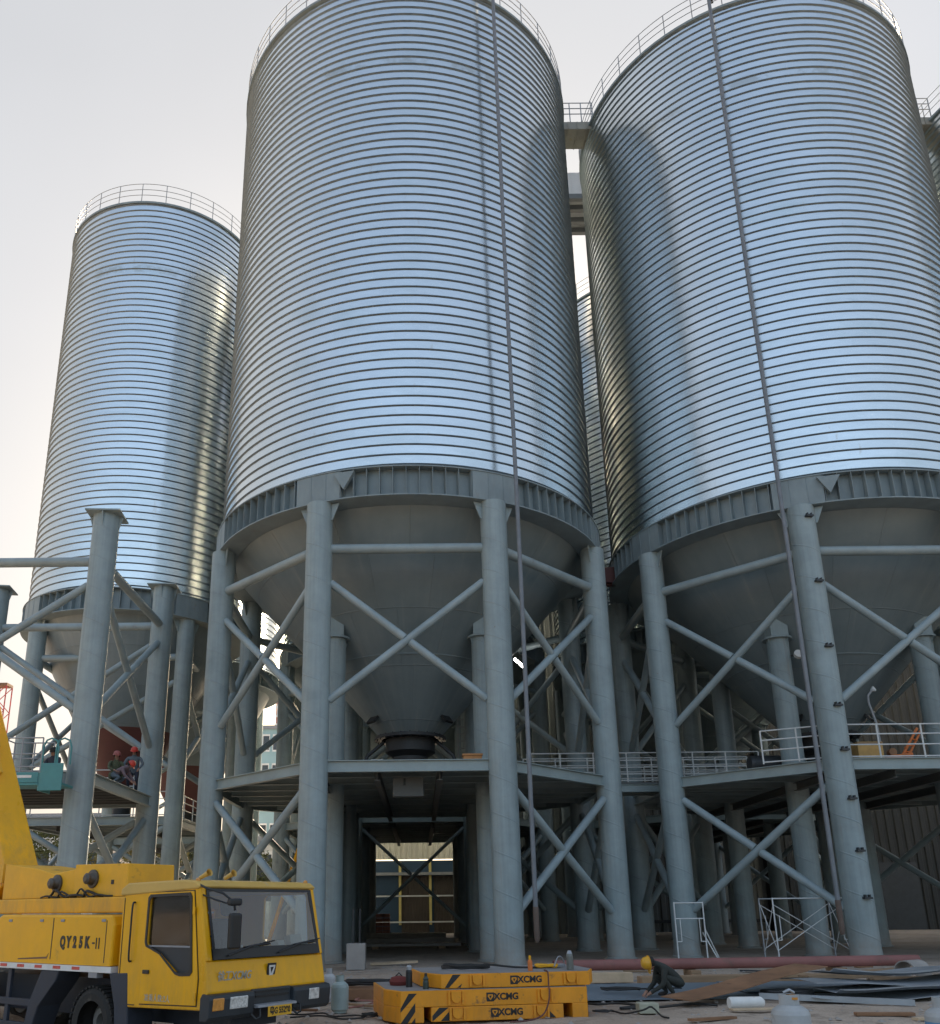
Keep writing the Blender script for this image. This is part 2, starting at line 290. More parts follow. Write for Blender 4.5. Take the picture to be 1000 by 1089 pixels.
# ------------------------------------------------------------------ mesh helpers
class MB:
    def __init__(s): s.v = []; s.f = []; s.m = []; s.s = []
    def add(s, vs, fs, mat=0, smooth=False, mx=None):
        o = len(s.v)
        s.v += [tuple(mx @ Vector(p)) if mx else tuple(p) for p in vs]
        for f in fs: s.f.append([i + o for i in f]); s.m.append(mat); s.s.append(smooth)
        return s
    def box(s, x0, x1, y0, y1, z0, z1, mat=0, mx=None):
        vs = [(x, y, z) for z in (z0, z1) for y in (y0, y1) for x in (x0, x1)]
        return s.add(vs, [(0, 2, 3, 1), (4, 5, 7, 6), (0, 1, 5, 4), (2, 6, 7, 3), (0, 4, 6, 2), (1, 3, 7, 5)], mat, False, mx)
    def cbox(s, c, d, mat=0, mx=None):
        return s.box(c[0] - d[0] / 2, c[0] + d[0] / 2, c[1] - d[1] / 2, c[1] + d[1] / 2, c[2] - d[2] / 2, c[2] + d[2] / 2, mat, mx)
    def beam(s, p0, p1, w, h, mat=0, up=(0, 0, 1)):
        """rectangular bar between two points, w across, h along up"""
        p0 = Vector(p0); p1 = Vector(p1); d = (p1 - p0); L = d.length; d.normalize()
        a = d.cross(Vector(up))
        if a.length < 1e-4: a = d.cross(Vector((1, 0, 0)))
        a.normalize(); b = a.cross(d)
        vs = []
        for p in (p0, p1):
            for i, j in ((-1, -1), (1, -1), (1, 1), (-1, 1)):
                vs.append(p + a * (w / 2 * i) + b * (h / 2 * j))
        return s.add(vs, [(3, 2, 1, 0), (4, 5, 6, 7), (0, 1, 5, 4), (1, 2, 6, 5), (2, 3, 7, 6), (3, 0, 4, 7)], mat)
    def ibeam(s, p0, p1, w, h, t=.02, mat=0):
        """channel / I section: web and two flanges"""
        p0 = Vector(p0); p1 = Vector(p1)
        z = Vector((0, 0, h / 2 - t / 2))
        s.beam(p0, p1, t, h - 2 * t - .002, mat); s.beam(p0 + z, p1 + z, w, t, mat); s.beam(p0 - z, p1 - z, w, t, mat)
        return s
    def tube(s, pts, r, n=10, mat=0, caps=True, closed=False):
        pts = [Vector(p) for p in pts]; k = len(pts)
        rs = r if isinstance(r, (list, tuple)) else [r] * k
        vs = []; prev = None
        for i, p in enumerate(pts):
            if closed: d = pts[(i + 1) % k] - pts[i - 1]
            else: d = pts[min(i + 1, k - 1)] - pts[max(i - 1, 0)]
            d.normalize()
            if prev is None:
                a = d.cross(Vector((0, 0, 1)))
                if a.length < .05: a = d.cross(Vector((1, 0, 0)))
            else: a = prev - d * prev.dot(d)
            a.normalize(); prev = a; b = d.cross(a)
            for j in range(n):
                q = 2 * PI * j / n
                vs.append(p + (a * math.cos(q) + b * math.sin(q)) * rs[i])
        fs = []
        for i in range(k if closed else k - 1):
            i2 = (i + 1) % k
            for j in range(n):
                j2 = (j + 1) % n
                fs.append((i * n + j, i * n + j2, i2 * n + j2, i2 * n + j))
        s.add(vs, fs, mat, n > 6)
        if caps and not closed:
            for i, rev in ((0, True), (k - 1, False)):
                c = vs[i * n:(i + 1) * n]
                s.add(c, [tuple(reversed(range(n))) if rev else tuple(range(n))], mat)
        return s
    def lathe(s, prof, n=24, mat=0, c=(0, 0, 0), sharp=True, mx=None, a0=0, a1=2 * PI):
        """profile of (r, z); each band keeps its own vertices when sharp"""
        full = abs(a1 - a0 - 2 * PI) < 1e-6
        for i in range(len(prof) - 1):
            (r0, z0), (r1, z1) = prof[i], prof[i + 1]
            vs = []; m = n if full else n + 1
            for r_, z_ in ((r0, z0), (r1, z1)):
                for j in range(m):
                    q = a0 + (a1 - a0) * j / n
                    vs.append((c[0] + r_ * math.cos(q), c[1] + r_ * math.sin(q), c[2] + z_))
            fs = [(j, (j + 1) % m, m + (j + 1) % m, m + j) for j in range(n)]
            s.add(vs, fs, mat, True, mx)
        return s
    def prism(s, poly, axis, a, b, mat=0, mx=None, holes=None):
        """extrude a 2D outline along an axis: 'y' outline is (x, z); 'z' outline is (x, y); 'x' outline is (y, z)"""
        P = {'y': lambda p, t: (p[0], t, p[1]), 'z': lambda p, t: (p[0], p[1], t), 'x': lambda p, t: (t, p[0], p[1])}[axis]
        loops = [list(poly)] + [list(h) for h in (holes or [])]
        allp = [p for l in loops for p in l]
        tris = geometry.tessellate_polygon([[Vector((p[0], p[1], 0)) for p in l] for l in loops])
        n = len(allp)
        vs = [P(p, a) for p in allp] + [P(p, b) for p in allp]
        fs = [tuple(t) for t in tris] + [tuple(n + i for i in reversed(t)) for t in tris]
        o = 0
        for l in loops:
            k = len(l)
            for i in range(k):
                j = (i + 1) % k
                fs.append((o + i, o + j, n + o + j, n + o + i))
            o += k
        return s.add(vs, fs, mat, False, mx)
    def build(s, name, mats, parent=None, loc=None, bevel=0, fix=True):
        me = bpy.data.meshes.new(name)
        me.from_pydata(s.v, [], s.f); 
        for m in (mats if isinstance(mats, (list, tuple)) else [mats]): me.materials.append(m)
        me.polygons.foreach_set('material_index', s.m); me.polygons.foreach_set('use_smooth', s.s)
        if fix:
            bm = bmesh.new(); bm.from_mesh(me); bmesh.ops.recalc_face_normals(bm, faces=bm.faces); bm.to_mesh(me); bm.free()
        me.update()
        o = bpy.data.objects.new(name, me); COL.objects.link(o)
        if parent: o.parent = parent
        if loc: o.location = loc
        if bevel:
            b = o.modifiers.new('soft_edges', 'BEVEL'); b.width = bevel; b.segments = 2; b.limit_method = 'ANGLE'; b.angle_limit = R(40)
        return o

def empty(name, label, cat, loc=(0, 0, 0), rz=0, group=None):
    o = bpy.data.objects.new(name, None); COL.objects.link(o); o.empty_display_size = .2
    o.location = loc; o.rotation_euler = (0, 0, rz)
    return tag(o, label, cat, group)
def curve_pts(pts, n=6):
    P = [Vector(p) for p in pts]; P = [P[0] * 2 - P[1]] + P + [P[-1] * 2 - P[-2]]; out = []
    for i in range(1, len(P) - 2):
        for k in range(n):
            t = k / n; a, b, c, d = P[i - 1:i + 3]
            out.append(.5 * ((2 * b) + (c - a) * t + (2 * a - 5 * b + 4 * c - d) * t * t + (3 * b - a - 3 * c + d) * t ** 3))
    return out + [P[-2]]
def tag(o, label=None, cat=None, group=None, kind=None):
    for k, v in (('label', label), ('category', cat), ('group', group), ('kind', kind)):
        if v: o[k] = v
    return o
def copy_tree(o, parent=None):
    c = o.copy(); COL.objects.link(c)
    if parent: c.parent = parent
    for ch in list(o.children): copy_tree(ch, c)
    return c
def lettering(body, size, mat, parent, loc, rot, sx=1., bold=0., name='lettering', depth=.003):
    cu = bpy.data.curves.new('t', 'FONT'); cu.body = body; cu.size = size; cu.extrude = depth; cu.offset = bold
    cu.align_x = 'CENTER'; cu.align_y = 'CENTER'
    o = bpy.data.objects.new('t', cu); COL.objects.link(o)
    bpy.context.view_layer.update()
    me = bpy.data.meshes.new_from_object(o.evaluated_get(bpy.context.evaluated_depsgraph_get()))
    bpy.data.objects.remove(o)
    me.materials.clear(); me.materials.append(mat)
    r = bpy.data.objects.new(name, me); COL.objects.link(r); r.parent = parent
    r.location = loc; r.rotation_euler = rot; r.scale = (sx, 1, 1)
    return r

# ------------------------------------------------------------------ storage silos
CX, CY = -.33, 34.7
def leg_mesh(r, h, gusset=True, cap=False, n=28):
    b = MB()
    b.lathe([(r + .1, 0), (r + .1, .05), (r + .03, .08), (r, .45), (r, h)], n)
    if gusset:                                       # wing plates that carry the girder
        for q in (-1, 1):
            b.prism([(q * r, h - .62), (q * (r + .05), h - .62), (q * (r + .30), h - .03), (q * r, h - .03)], 'y', -.02, .02)
    if cap:
        b.box(-r - .15, r + .15, -r - .15, r + .15, h, h + .05)
        for q in (-1, 1):
            b.prism([(q * r, h - .5), (q * (r + .13), h - .02), (q * r, h - .02)], 'y', -.02, .02)
            b.prism([(q * r, h - .5), (q * (r + .13), h - .02), (q * r, h - .02)], 'x', -.02, .02)
    return b

def brace_between(parent, legs, i, j, r_leg, hi=None, ups=None, lows=None, name='diagonal_brace', rb=.135):
    p = Vector((*legs[i], 0)); q = Vector((*legs[j], 0)); d = (q - p).normalized(); e = r_leg - .03
    p = p + d * e; q = q - d * e
    n = Vector((d.y, -d.x, 0))
    def tb(z0, z1, r, nm, off=0):
        c = (p + q) / 2; c.z = (z0 + z1) / 2; c += n * off
        o = MB().tube([p + Vector((0, 0, z0)) + n * off - c, q + Vector((0, 0, z1)) + n * off - c], r, 14).build(nm, m_tube, parent, c)
        return o
    if hi: tb(hi, hi, .17, 'horizontal_brace')
    for pr in (ups, lows):
        if pr:
            tb(pr[0], pr[1], rb, name, .0)
            # the crossing brace is cut and welded in two halves at the middle
            zc = (pr[0] + pr[1]) / 2; c = (p + q) / 2; c.z = zc
            a = p + Vector((0, 0, pr[1])); b = q + Vector((0, 0, pr[0])); dd = (b - a).normalized()
            m = MB(); m.tube([a - c, (a + b) / 2 - dd * .12 - c], rb, 14); m.tube([(a + b) / 2 + dd * .12 - c, b - c], rb, 14)
            m.build(name, m_tube, parent, c)

def shell_mesh(rs, zb, zt, n=120):
    b = MB(); k = int((zt - zb) / PITCH) + 3; prof = []
    for i in range(-1, k):
        z = zb + i * PITCH
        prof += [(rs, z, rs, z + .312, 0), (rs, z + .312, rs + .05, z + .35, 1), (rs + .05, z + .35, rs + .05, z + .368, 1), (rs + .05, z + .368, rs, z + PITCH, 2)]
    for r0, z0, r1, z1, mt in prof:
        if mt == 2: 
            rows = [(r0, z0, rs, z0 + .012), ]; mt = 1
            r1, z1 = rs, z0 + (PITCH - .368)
        vs = []
        for r_, z_ in ((r0, z0), (r1, z1)):
            for j in range(n + 1):
                q = 2 * PI * j / n + PI / 2
                z = min(max(z_ + PITCH * j / n, zb), zt)
                vs.append((r_ * math.cos(q), r_ * math.sin(q), z))
        fs = []
        for j in range(n):
            a, c = vs[j], vs[n + 1 + j]
            if abs(a[2] - c[2]) < 1e-6 and abs(vs[j + 1][2] - vs[n + 2 + j][2]) < 1e-6: continue
            fs.append((j, j + 1, n + 2 + j, n + 1 + j))
        b.add(vs, fs, mt, True)
    return b

def railing(b, pts, h=1.1, rails=(.38, .74, 1.1), r=.024, posts=True, rp=.028):
    P = [Vector(p) for p in pts]
    for z in rails: b.tube([p + Vector((0, 0, z)) for p in P], r, 6, caps=False)
    if posts:
        for p in P: b.tube([p, p + Vector((0, 0, h))], rp, 6)
    return b

def make_silo(name, label, loc, a, rs, angs, zr, zt, rleg, hop, zd, inner=None, tunnel=True, group='steel silos standing on legs', red_tip=False):
    root = empty(name, label, 'silo', loc, 0, group)
    zb = zr + 1.12
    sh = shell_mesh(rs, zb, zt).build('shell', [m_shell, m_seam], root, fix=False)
    # rim, roof and railing
    b = MB(); b.lathe([(rs - .1, zt - .06), (rs + .10, zt - .06), (rs + .10, zt + .06), (rs - .1, zt + .06)], 96)
    b.build('rim', m_ring, root)
    b = MB(); b.lathe([(rs - .1, zt + .05), (1.0, zt + rs * .2), (1.0, zt + rs * .2 + .4), (.02, zt + rs * .2 + .5)], 48)
    b.build('roof', m_roof, root)
    k = int(2 * PI * rs / 1.25); b = MB(); rr = rs + .04
    ring = [Vector((rr * math.sin(2 * PI * j / k), rr * math.cos(2 * PI * j / k), zt + .06)) for j in range(k)]
    for p in ring: b.tube([p, p + Vector((0, 0, 1.2))], .022, 6)
    fine = [Vector((rr * math.sin(2 * PI * j / 96), rr * math.cos(2 * PI * j / 96), zt + .06)) for j in range(96)]
    for z in (.45, .82, 1.2): b.tube([p + Vector((0, 0, z)) for p in fine], .017, 6, closed=True)
    b.build('roof_railing', m_railg, root)
    # ring girder with stiffeners and plain boxes over the legs
    b = MB(); ro = rs + .27; rw = rs - .02
    b.lathe([(rw, zr + .04), (rw, zb - .02)], 96)
    for z0, z1 in ((zr, zr + .045), (zb - .05, zb - .005)):
        b.lathe([(rs - .55, z0), (ro, z0), (ro, z1), (rs - .55, z1), (rs - .55, z0)], 96)
    nst = int(2 * PI * rs / .44)
    for j in range(nst):
        q = 2 * PI * j / nst
        if min(abs((math.degrees(q) - k_ + 180) % 360 - 180) for k_ in angs) < math.degrees(.85 / rs): continue
        mx = Matrix.Rotation(q, 4, 'Z')
        b.add([(-.008, -rw - .001, zr + .045), (.008, -rw - .001, zr + .045), (.008, -ro + .02, zr + .045), (-.008, -ro + .02, zr + .045),
               (-.008, -rw - .001, zb - .05), (.008, -rw - .001, zb - .05), (.008, -ro + .02, zb - .05), (-.008, -ro + .02, zb - .05)],
              [(0, 1, 5, 4), (1, 2, 6, 5), (2, 3, 7, 6), (3, 0, 4, 7)], 0, False, mx)
    b.build('ring_girder', m_ring, root)
    for kd in angs:
        h_ = .82 / rs; q = R(kd) - PI / 2
        o = MB().lathe([(ro - .03, zr + .046), (ro - .03, zb - .051)], 8, a0=q - h_, a1=q + h_)
        for e in (-1, 1):
            x0, y0 = math.cos(q + e * h_), math.sin(q + e * h_)
            o.add([(x0 * rw, y0 * rw, zr + .046), (x0 * (ro - .03), y0 * (ro - .03), zr + .046), (x0 * (ro - .03), y0 * (ro - .03), zb - .051), (x0 * rw, y0 * rw, zb - .051)], [(0, 1, 2, 3)])
        for e in (-.3, .38):
            x0, y0 = math.cos(q + e * h_), math.sin(q + e * h_)
            o.tube([(x0 * (ro - .028), y0 * (ro - .028), zr + .05), (x0 * (ro - .028), y0 * (ro - .028), zb - .06)], .012, 5)
        o.build('girder_box', m_ring, root)
    # hopper
    (r1, z1), (r2, z2) = hop
    b = MB(); b.lathe([(rs - .5, zr + .55), (r1, z1)], 80)
    f = lambda t: (r1 + (r2 - r1) * t, z1 + (z2 - z1) * t)
    mid = f(.62) if not red_tip else f(.64)
    b.lathe([(r1, z1), mid], 80)
    ho = b.build('hopper', m_hop, root)
    b = MB(); 
    if not red_tip: b.lathe([(mid[0] + .02, mid[1] + .03), (mid[0] + .03, mid[1]), (mid[0] + .0, mid[1] - .03)], 64)
    b.lathe([mid, (r2, z2)], 64)
    b.build('hopper_tip', m_primer if red_tip else m_hop, root)
    b = MB(); b.lathe([(r2, z2 - .06), (r2 + .28, z2 - .06), (r2 + .28, z2 + .06), (r2, z2 + .06)], 40)
    for j in range(24):
        q = 2 * PI * j / 24; b.tube([(math.cos(q) * (r2 + .2), math.sin(q) * (r2 + .2), z2 - .12), (math.cos(q) * (r2 + .2), math.sin(q) * (r2 + .2), z2 + .1)], .025, 6)
    b.build('outlet_flange', m_dark, root)
    b = MB(); b.lathe([(r2 - .15, z2 - .06), (r2 - .15, z2 - .55), (r2 - .45, z2 - .75), (r2 - .45, zd + .05)], 32)
    for sx in (-1, 1):
        b.tube([(sx * (r2 - .1), -.3, z2 - .15), (sx * (r2 + .55), -.5, z2 - .75), (sx * (r2 + .9), -.6, zd + .1)], .07, 8)
    b.build('outlet_spout', m_dark, root)
    if not red_tip:
        for sx in (-1, 1):                            # small cleaning hatches low on the cone
            t = .9; rr_, zz = f(t); q = R(-90 + 52 * sx)
            o = MB().cbox((0, 0, 0), (.5, .1, .6)).build('hatch', m_blk, root, (rr_ * math.cos(q), rr_ * math.sin(q), zz))
            o.rotation_euler = (R(-40), 0, q + PI / 2)
    # legs
    legs = [(a * math.sin(R(k_)), -a * math.cos(R(k_))) for k_ in angs]
    me = None
    for k_, (x, y) in zip(angs, legs):
        if me is None: o = leg_mesh(rleg, zr).build('leg', m_leg, root, (x, y, 0)); me = o.data
        else: o = bpy.data.objects.new('leg', me); COL.objects.link(o); o.parent = root; o.location = (x, y, 0)
        o.rotation_euler = (0, 0, R(k_))
    if inner:
        ix, iy = inner
        rr_ = math.hypot(ix, iy); hz = z1 + (z2 - z1) * (r1 - rr_) / (r1 - r2)
        me = None
        for sx in (-1, 1):
            for sy in (-1, 1):
                if me is None:
                    b = leg_mesh(.40, hz - .35, False)
                    b.lathe([(.40, hz - .42), (.54, hz - .42), (.54, hz - .35), (.40, hz - .35)], 28)
                    for qq in range(4):
                        mx = Matrix.Rotation(qq * PI / 2 + .5, 4, 'Z')
                        b.add([(.4, 0, hz - .75), (.53, 0, hz - .42), (.4, 0, hz - .42)], [(0, 1, 2)], 0, False, mx)
                    b.box(-.33, .33, -.33, .33, hz - .349, hz + .38)
                    o = b.build('inner_column', m_leg, root); me = o.data
                else: o = bpy.data.objects.new('inner_column', me); COL.objects.link(o); o.parent = root
                o.location = (sx * ix, sy * iy, 0)
    # bracing
    n = len(legs); front = [i for i in range(n) if abs((angs[i] + angs[(i + 1) % n]) / 2) < 1 or abs(abs((angs[i] + angs[(i + 1) % n]) / 2) - 180) < 1] if tunnel else []
    for i in range(n):
        j = (i + 1) % n
        brace_between(root, legs, i, j, rleg, 13.48, (8.2, 12.25), None if (tunnel and (i == 3 or i == 7)) else (1.6, 5.4))
    # service platform
    poly = [(x * .985, y * .985) for x, y in legs]
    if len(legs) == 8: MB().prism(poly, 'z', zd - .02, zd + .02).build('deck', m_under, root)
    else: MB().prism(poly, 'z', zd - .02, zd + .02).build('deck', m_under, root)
    for i in range(n):
        j = (i + 1) % n; p = Vector((*legs[i], zd - .19)); q = Vector((*legs[j], zd - .19)); d = (q - p).normalized() * (rleg - .02)
        MB().ibeam(p + d, q - d, .2, .37, .025).build('edge_beam', m_beam, root)
    b = MB(); ym = max(y for x, y in legs)
    k = 9
    for i in range(1, k):
        y = -ym + 2 * ym * i / k
        w = a * math.cos(R(22.5)) if n == 8 else max(x for x, y in legs)
        lim = w if n == 4 else min(w, max(0, (a * 1.307 - abs(y)) * 1.0))
        lim = min(lim, w) - .3
        b.ibeam((-lim, y, zd - .17), (lim, y, zd - .17), .15, .28, .02)
    b.build('floor_joist', m_beam, root)
    b = MB()
    for x in ([-2.9, -1, 1, 2.9] if n == 8 else [-1.8, 1.8]):
        b.ibeam((x, -ym + .3, zd - .46), (x, ym - .3, zd - .46), .2, .28, .02)
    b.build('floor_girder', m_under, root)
    return root, legs

OCT = [-157.5 + 45 * i for i in range(8)]
big = dict(a=7.8, rs=7.785, angs=OCT, zr=15.1, zt=38.9, rleg=.45, hop=((7.22, 15.1), (1.15, 8.25)), zd=6.25, inner=(2.75, 3.35))
silo_c, legs8 = make_silo('storage_silo', 'big galvanised silo in the middle, standing over the open drive-through passage', (CX, CY, 0), **big)
silo_r = copy_tree(silo_c); silo_r.location = (16.53, 35.3, 0)
silo_r['label'] = 'big galvanised silo on the right, with white railing along its front platform'
silo_c2 = copy_tree(silo_c); silo_c2.location = (CX, 51.6, 0)
silo_c2['label'] = 'back-row silo directly behind the middle silo, its legs lining the far passage'
silo_r2 = copy_tree(silo_c); silo_r2.location = (16.53, 52.1, 0)
silo_r2['label'] = 'back-row silo seen in the narrow gap between the middle silo and the right silo'
silo_r3 = copy_tree(silo_c); silo_r3.location = (33.3, 35.7, 0)
silo_r3['label'] = 'silo cut off at the right edge, past the end of the right silo'
E4 = [-135, -45, 45, 135]
silo_l, legs4 = make_silo('storage_silo', 'slim galvanised silo on the left, with a red hopper bottom and full top railing', (-14.87, 44.1, 0),
    a=5.1, rs=5.35, angs=E4, zr=15.3, zt=38.9, rleg=.42, hop=((4.95, 15.3), (.9, 7.6)), zd=5.9, tunnel=False, red_tip=True)
silo_l2 = copy_tree(silo_l); silo_l2.location = (-14.87, 56.2, 0)
silo_l2['label'] = 'slim silo behind the left one, its lower shell showing between the middle legs'

# far end of the passage: crossed tubes between the last pair of legs
brace_between(silo_c2, legs8, 3, 4, .45, None, None, (.9, 5.6), rb=.085)
# two wing plates bolted on the girder face of the front silos
for sl in (silo_c, silo_r):
    q = R(-15.2) - PI / 2
    o = MB().add([(-.38, 0, .95), (.38, 0, .95), (0, 0, .30), (-.38, -.14, .95), (.38, -.14, .95), (0, -.14, .30)],
                 [(0, 1, 2), (5, 4, 3), (0, 3, 4, 1), (1, 4, 5, 2), (2, 5, 3, 0)]).build('gusset', m_ring, sl, (8.02 * math.cos(q), 8.02 * math.sin(q), 15.1))
    o.rotation_euler = (0, 0, R(-15.2))
# stepping cleats welded to the right silo's front leg
lr = [o for o in silo_r.children if o.name.startswith('leg') and abs(o.location.x + 2.985) < .1 and o.location.y < 0][0]
for z in (14.6, 12.2, 9.9, 7.9, 6.45, 4.9, 3.3, 1.9):
    cl = MB().box(-.13, .13, -.58, -.42, -.03, .03); cl.box(-.09, -.05, -.56, -.42, .03, .10); cl.box(.05, .09, -.56, -.42, .03, .10)
    o = cl.build('cleat', m_dark, lr, (0, 0, z)); o.rotation_euler = (0, 0, R(22.5 + 6))

# guard rail along the front of the right silo's platform (and the left slanted side)
def guard(parent, p, q, z, name='guard_rail'):
    p = Vector((*p, z)); q = Vector((*q, z)); n = max(2, int((q - p).length / 1.45))
    return railing(MB(), [p.lerp(q, i / n) for i in range(n + 1)], rails=(.06, .45, .8, 1.12), h=1.12).build(name, m_rail, parent)
ins = lambda p, k=.955: (p[0] * k, p[1] * k)
guard(silo_r, ins(legs8[3], .975), ins(legs8[4], .975), 6.27)
guard(silo_r, (-4.9, -6.0), ins(legs8[3], .975), 6.27)

# unfinished frame on the left: four legs with cap plates, braces and a platform
nf = empty('silo_frame', 'unfinished leg frame without a silo, its tall capped column rising behind the yellow crane', 'steel frame', (-14.6, 32.0, 0))
nl = [(-3.6, -3.6), (3.6, -3.6), (3.6, 3.7), (-3.6, 3.7)]
me = None
for x, y in nl:
    if me is None: o = leg_mesh(.45, 15.2, False, True).build('leg', m_leg, nf, (x, y, 0)); me = o.data
    else: o = bpy.data.objects.new('leg', me); COL.objects.link(o); o.parent = nf; o.location = (x, y, 0); o.rotation_euler = (0, 0, random.random() * .2)
for i in range(4):
    brace_between(nf, nl, i, (i + 1) % 4, .45, 13.48, (8.2, 12.6), (1.4, 5.2) if i else None)
MB().prism([(-3.7, -3.3), (3.7, -3.3), (3.7, 3.7), (-3.7, 3.7)], 'z', 6.13, 6.17).build('deck', m_under, nf)
b = MB()
for i in range(9): b.ibeam((-3.5, -3.1 + i * .8, 5.99), (3.5, -3.1 + i * .8, 5.99), .12, .25, .02)
b.build('floor_joist', m_under, nf)
for p, q in (((-3.7, -3.35), (3.7, -3.35)), ((3.75, -3.2), (3.75, 3.7)), ((-3.7, 3.75), (3.7, 3.75)), ((-3.75, -3.2), (-3.75, 3.7))):
    MB().ibeam((*p, 5.97), (*q, 5.97), .2, .4, .025).build('edge_beam', m_beam, nf)

guard(nf, (-3.6, 3.6), (3.0, 3.6), 6.17)
guard(silo_l, (-4.6, -3.5), (3.3, -3.5), 5.93)
guard(silo_l, (3.55, -3.2), (3.55, 3.3), 5.93)
# catwalks and the conveyor gallery high between the silos
def catwalk(label, x0, x1, y, z, zd2=0):
    o = empty('catwalk', label, 'catwalk', (x0, y, z), math.atan2(zd2, x1 - x0)); L = math.hypot(x1 - x0, zd2)
    b = MB(); b.box(0, L, -.6, .6, -.45, 0)
    for i in range(int(L / .45) + 1): b.box(i * .45 - .02, i * .45 + .02, -.64, -.601, -.45, -.02); b.box(i * .45 - .02, i * .45 + .02, -.6, .6, -.49, -.451)
    b.build('girder', M('catwalk_weathered', (.30, .29, .25), .6, .2, .2, 2, 0, 10, ((.33, .24, .10), .3, 2.5)), o)
    b = MB()
    for y_ in (-.6, .6): railing(b, [(L * i / 3, y_, 0) for i in range(4)], rails=(.5, .85, 1.2), h=1.2)
    b.build('railing', m_railg, o)
    return o
catwalk('short weathered catwalk joining the tops of the middle silo and the right silo', 7.3, 9.0, 34.6, 39.1)
catwalk('weathered catwalk at the top right corner, joining the right silo to the edge one', 24.1, 25.8, 34.5, 39.1)
g = empty('conveyor_gallery', 'grey boxed conveyor gallery crossing high behind the gap between the two big silos', 'gallery', (0, 43.4, 42.0))
b = MB(); b.box(0, 17, -1.45, 1.45, .35, 1.95)
for i in range(35): b.box(i * .5 - .02, i * .5 + .02, -1.475, -1.451, .35, 1.93)
b.build('casing', M('gallery_sheet', (.50, .50, .49), .6, 0, .08, 1), g)
b = MB()
for y_ in (-1.35, -.5, .5, 1.35): b.box(0, 17, y_ - .14, y_ + .14, 0, .349)
for i in range(10): b.box(i * 1.8, i * 1.8 + .15, -1.2, 1.2, .1, .34)
b.build('floor_frame', m_under, g)
for x in (1.0, 15.5):
    b = MB()
    for y_ in (-1.2, 1.2): b.tube([(x, y_, -3.0), (x, y_, .1)], .12, 8)
    b.beam((x, -1.2, -2.6), (x, 1.2, -.2), .1, .1); b.build('trestle', m_beam, g)

o = empty('tie_beam', 'dark red tie beam wedged between the ring girders of the two front silos', 'beam', (8.05, 35.0, 15.5))
MB().ibeam((-.5, .6, 0), (.6, .6, 0), .3, .8, .03).build('girder', m_primer, o); MB().box(-.45, .55, .3, .34, -.35, .35).build('end_plate', m_primer, o)
# walkway with white rails running between the two front silos
w = empty('walkway', 'white-railed steel walkway running from the middle silo to the right silo at platform height', 'walkway', (4.2, 34.3, 6.3))
b = MB(); b.box(0, 9.0, -.65, .65, -.06, 0)
b.build('deck', m_under, w)
b = MB()
for y_ in (-.6, .6): b.ibeam((0, y_, -.22), (9.0, y_, -.22), .15, .30, .02)
b.build('beam', m_beam, w)
for y_ in (-.62, .62):
    railing(MB(), [(9.0 * i / 7, y_, 0) for i in range(8)], rails=(.07, .32, .58, .85, 1.14), h=1.14).build('railing', m_rail, w)
w = empty('walkway', 'white-railed stub walkway under the right silo, shorter and farther back than the long one', 'walkway', (9.6, 37.6, 6.3))
MB().box(0, 4.6, -.5, .5, -.06, 0).build('deck', m_under, w)
for y_ in (-.48, .48): railing(MB(), [(4.6 * i / 4, y_, 0) for i in range(5)], rails=(.07, .42, .78, 1.12), h=1.12).build('railing', m_rail, w)

# thin lifting pipes hanging in front of the two silos
def hang(label, x, y, ztop, zbot, dx):
    o = empty('hanging_pipe', label, 'pipe', (x, y, 0))
    MB().tube([(0, 0, zbot + 1.0), (0.02, 0, 12), (-.015, 0, 25), (0, 0, ztop)], .072, 12).build('pipe', m_lift, o)
    b = MB().tube([(0, 0, zbot), (0, 0, zbot + .12), (0, 0, zbot + 1.0)], [.05, .085, .085], 12); b.build('end_sleeve', m_sleeve, o)
    b = MB().beam((0, 0, ztop - .2), (dx, 1.0, ztop - .9), .09, .09).beam((0, 0, ztop - .9), (dx * .8, .9, ztop - .9), .09, .09); b.build('bracket', m_dark, o)
    return o
hang('thin straight pipe hanging down the front of the middle silo', 3.43, 27.05, 40.6, .75, -.5)
hang('thin straight pipe hanging down the front of the right silo beside its cleated leg', 12.66, 27.55, 40.6, .85, .6)

# corrugated side walls of the passage
def corrugated(b, p, q, z0, z1, amp=.05, wl=.28, mat=0):
    p = Vector((*p, 0)); q = Vector((*q, 0)); L = (q - p).length; d = (q - p) / L; nn = Vector((-d.y, d.x, 0))
    n = int(L / wl); pr = []
    for i in range(n):
        s = L * i / n; u = L / n
        pr += [(s, 0), (s + u * .45, 0), (s + u * .55, amp), (s + u * .9, amp)]
    pr.append((L, 0)); vs = []
    for z in (z0, z1): vs += [p + d * s + nn * t + Vector((0, 0, z)) for s, t in pr]
    k = len(pr)
    b.add(vs, [(i, i + 1, k + i + 1, k + i) for i in range(k - 1)], mat)
    return b
tag(corrugated(MB(), (-3.45, 31.7), (-3.45, 58.6), .0, 5.7, .12, .5).build('corrugated_wall', m_cladd), 'ribbed sheet wall along the left side of the passage', 'wall')
tag(corrugated(MB(), (2.80, 31.7), (2.80, 58.6), .0, 5.7, .12, .5).build('corrugated_wall', m_cladd), 'ribbed sheet wall along the right side of the passage', 'wall')

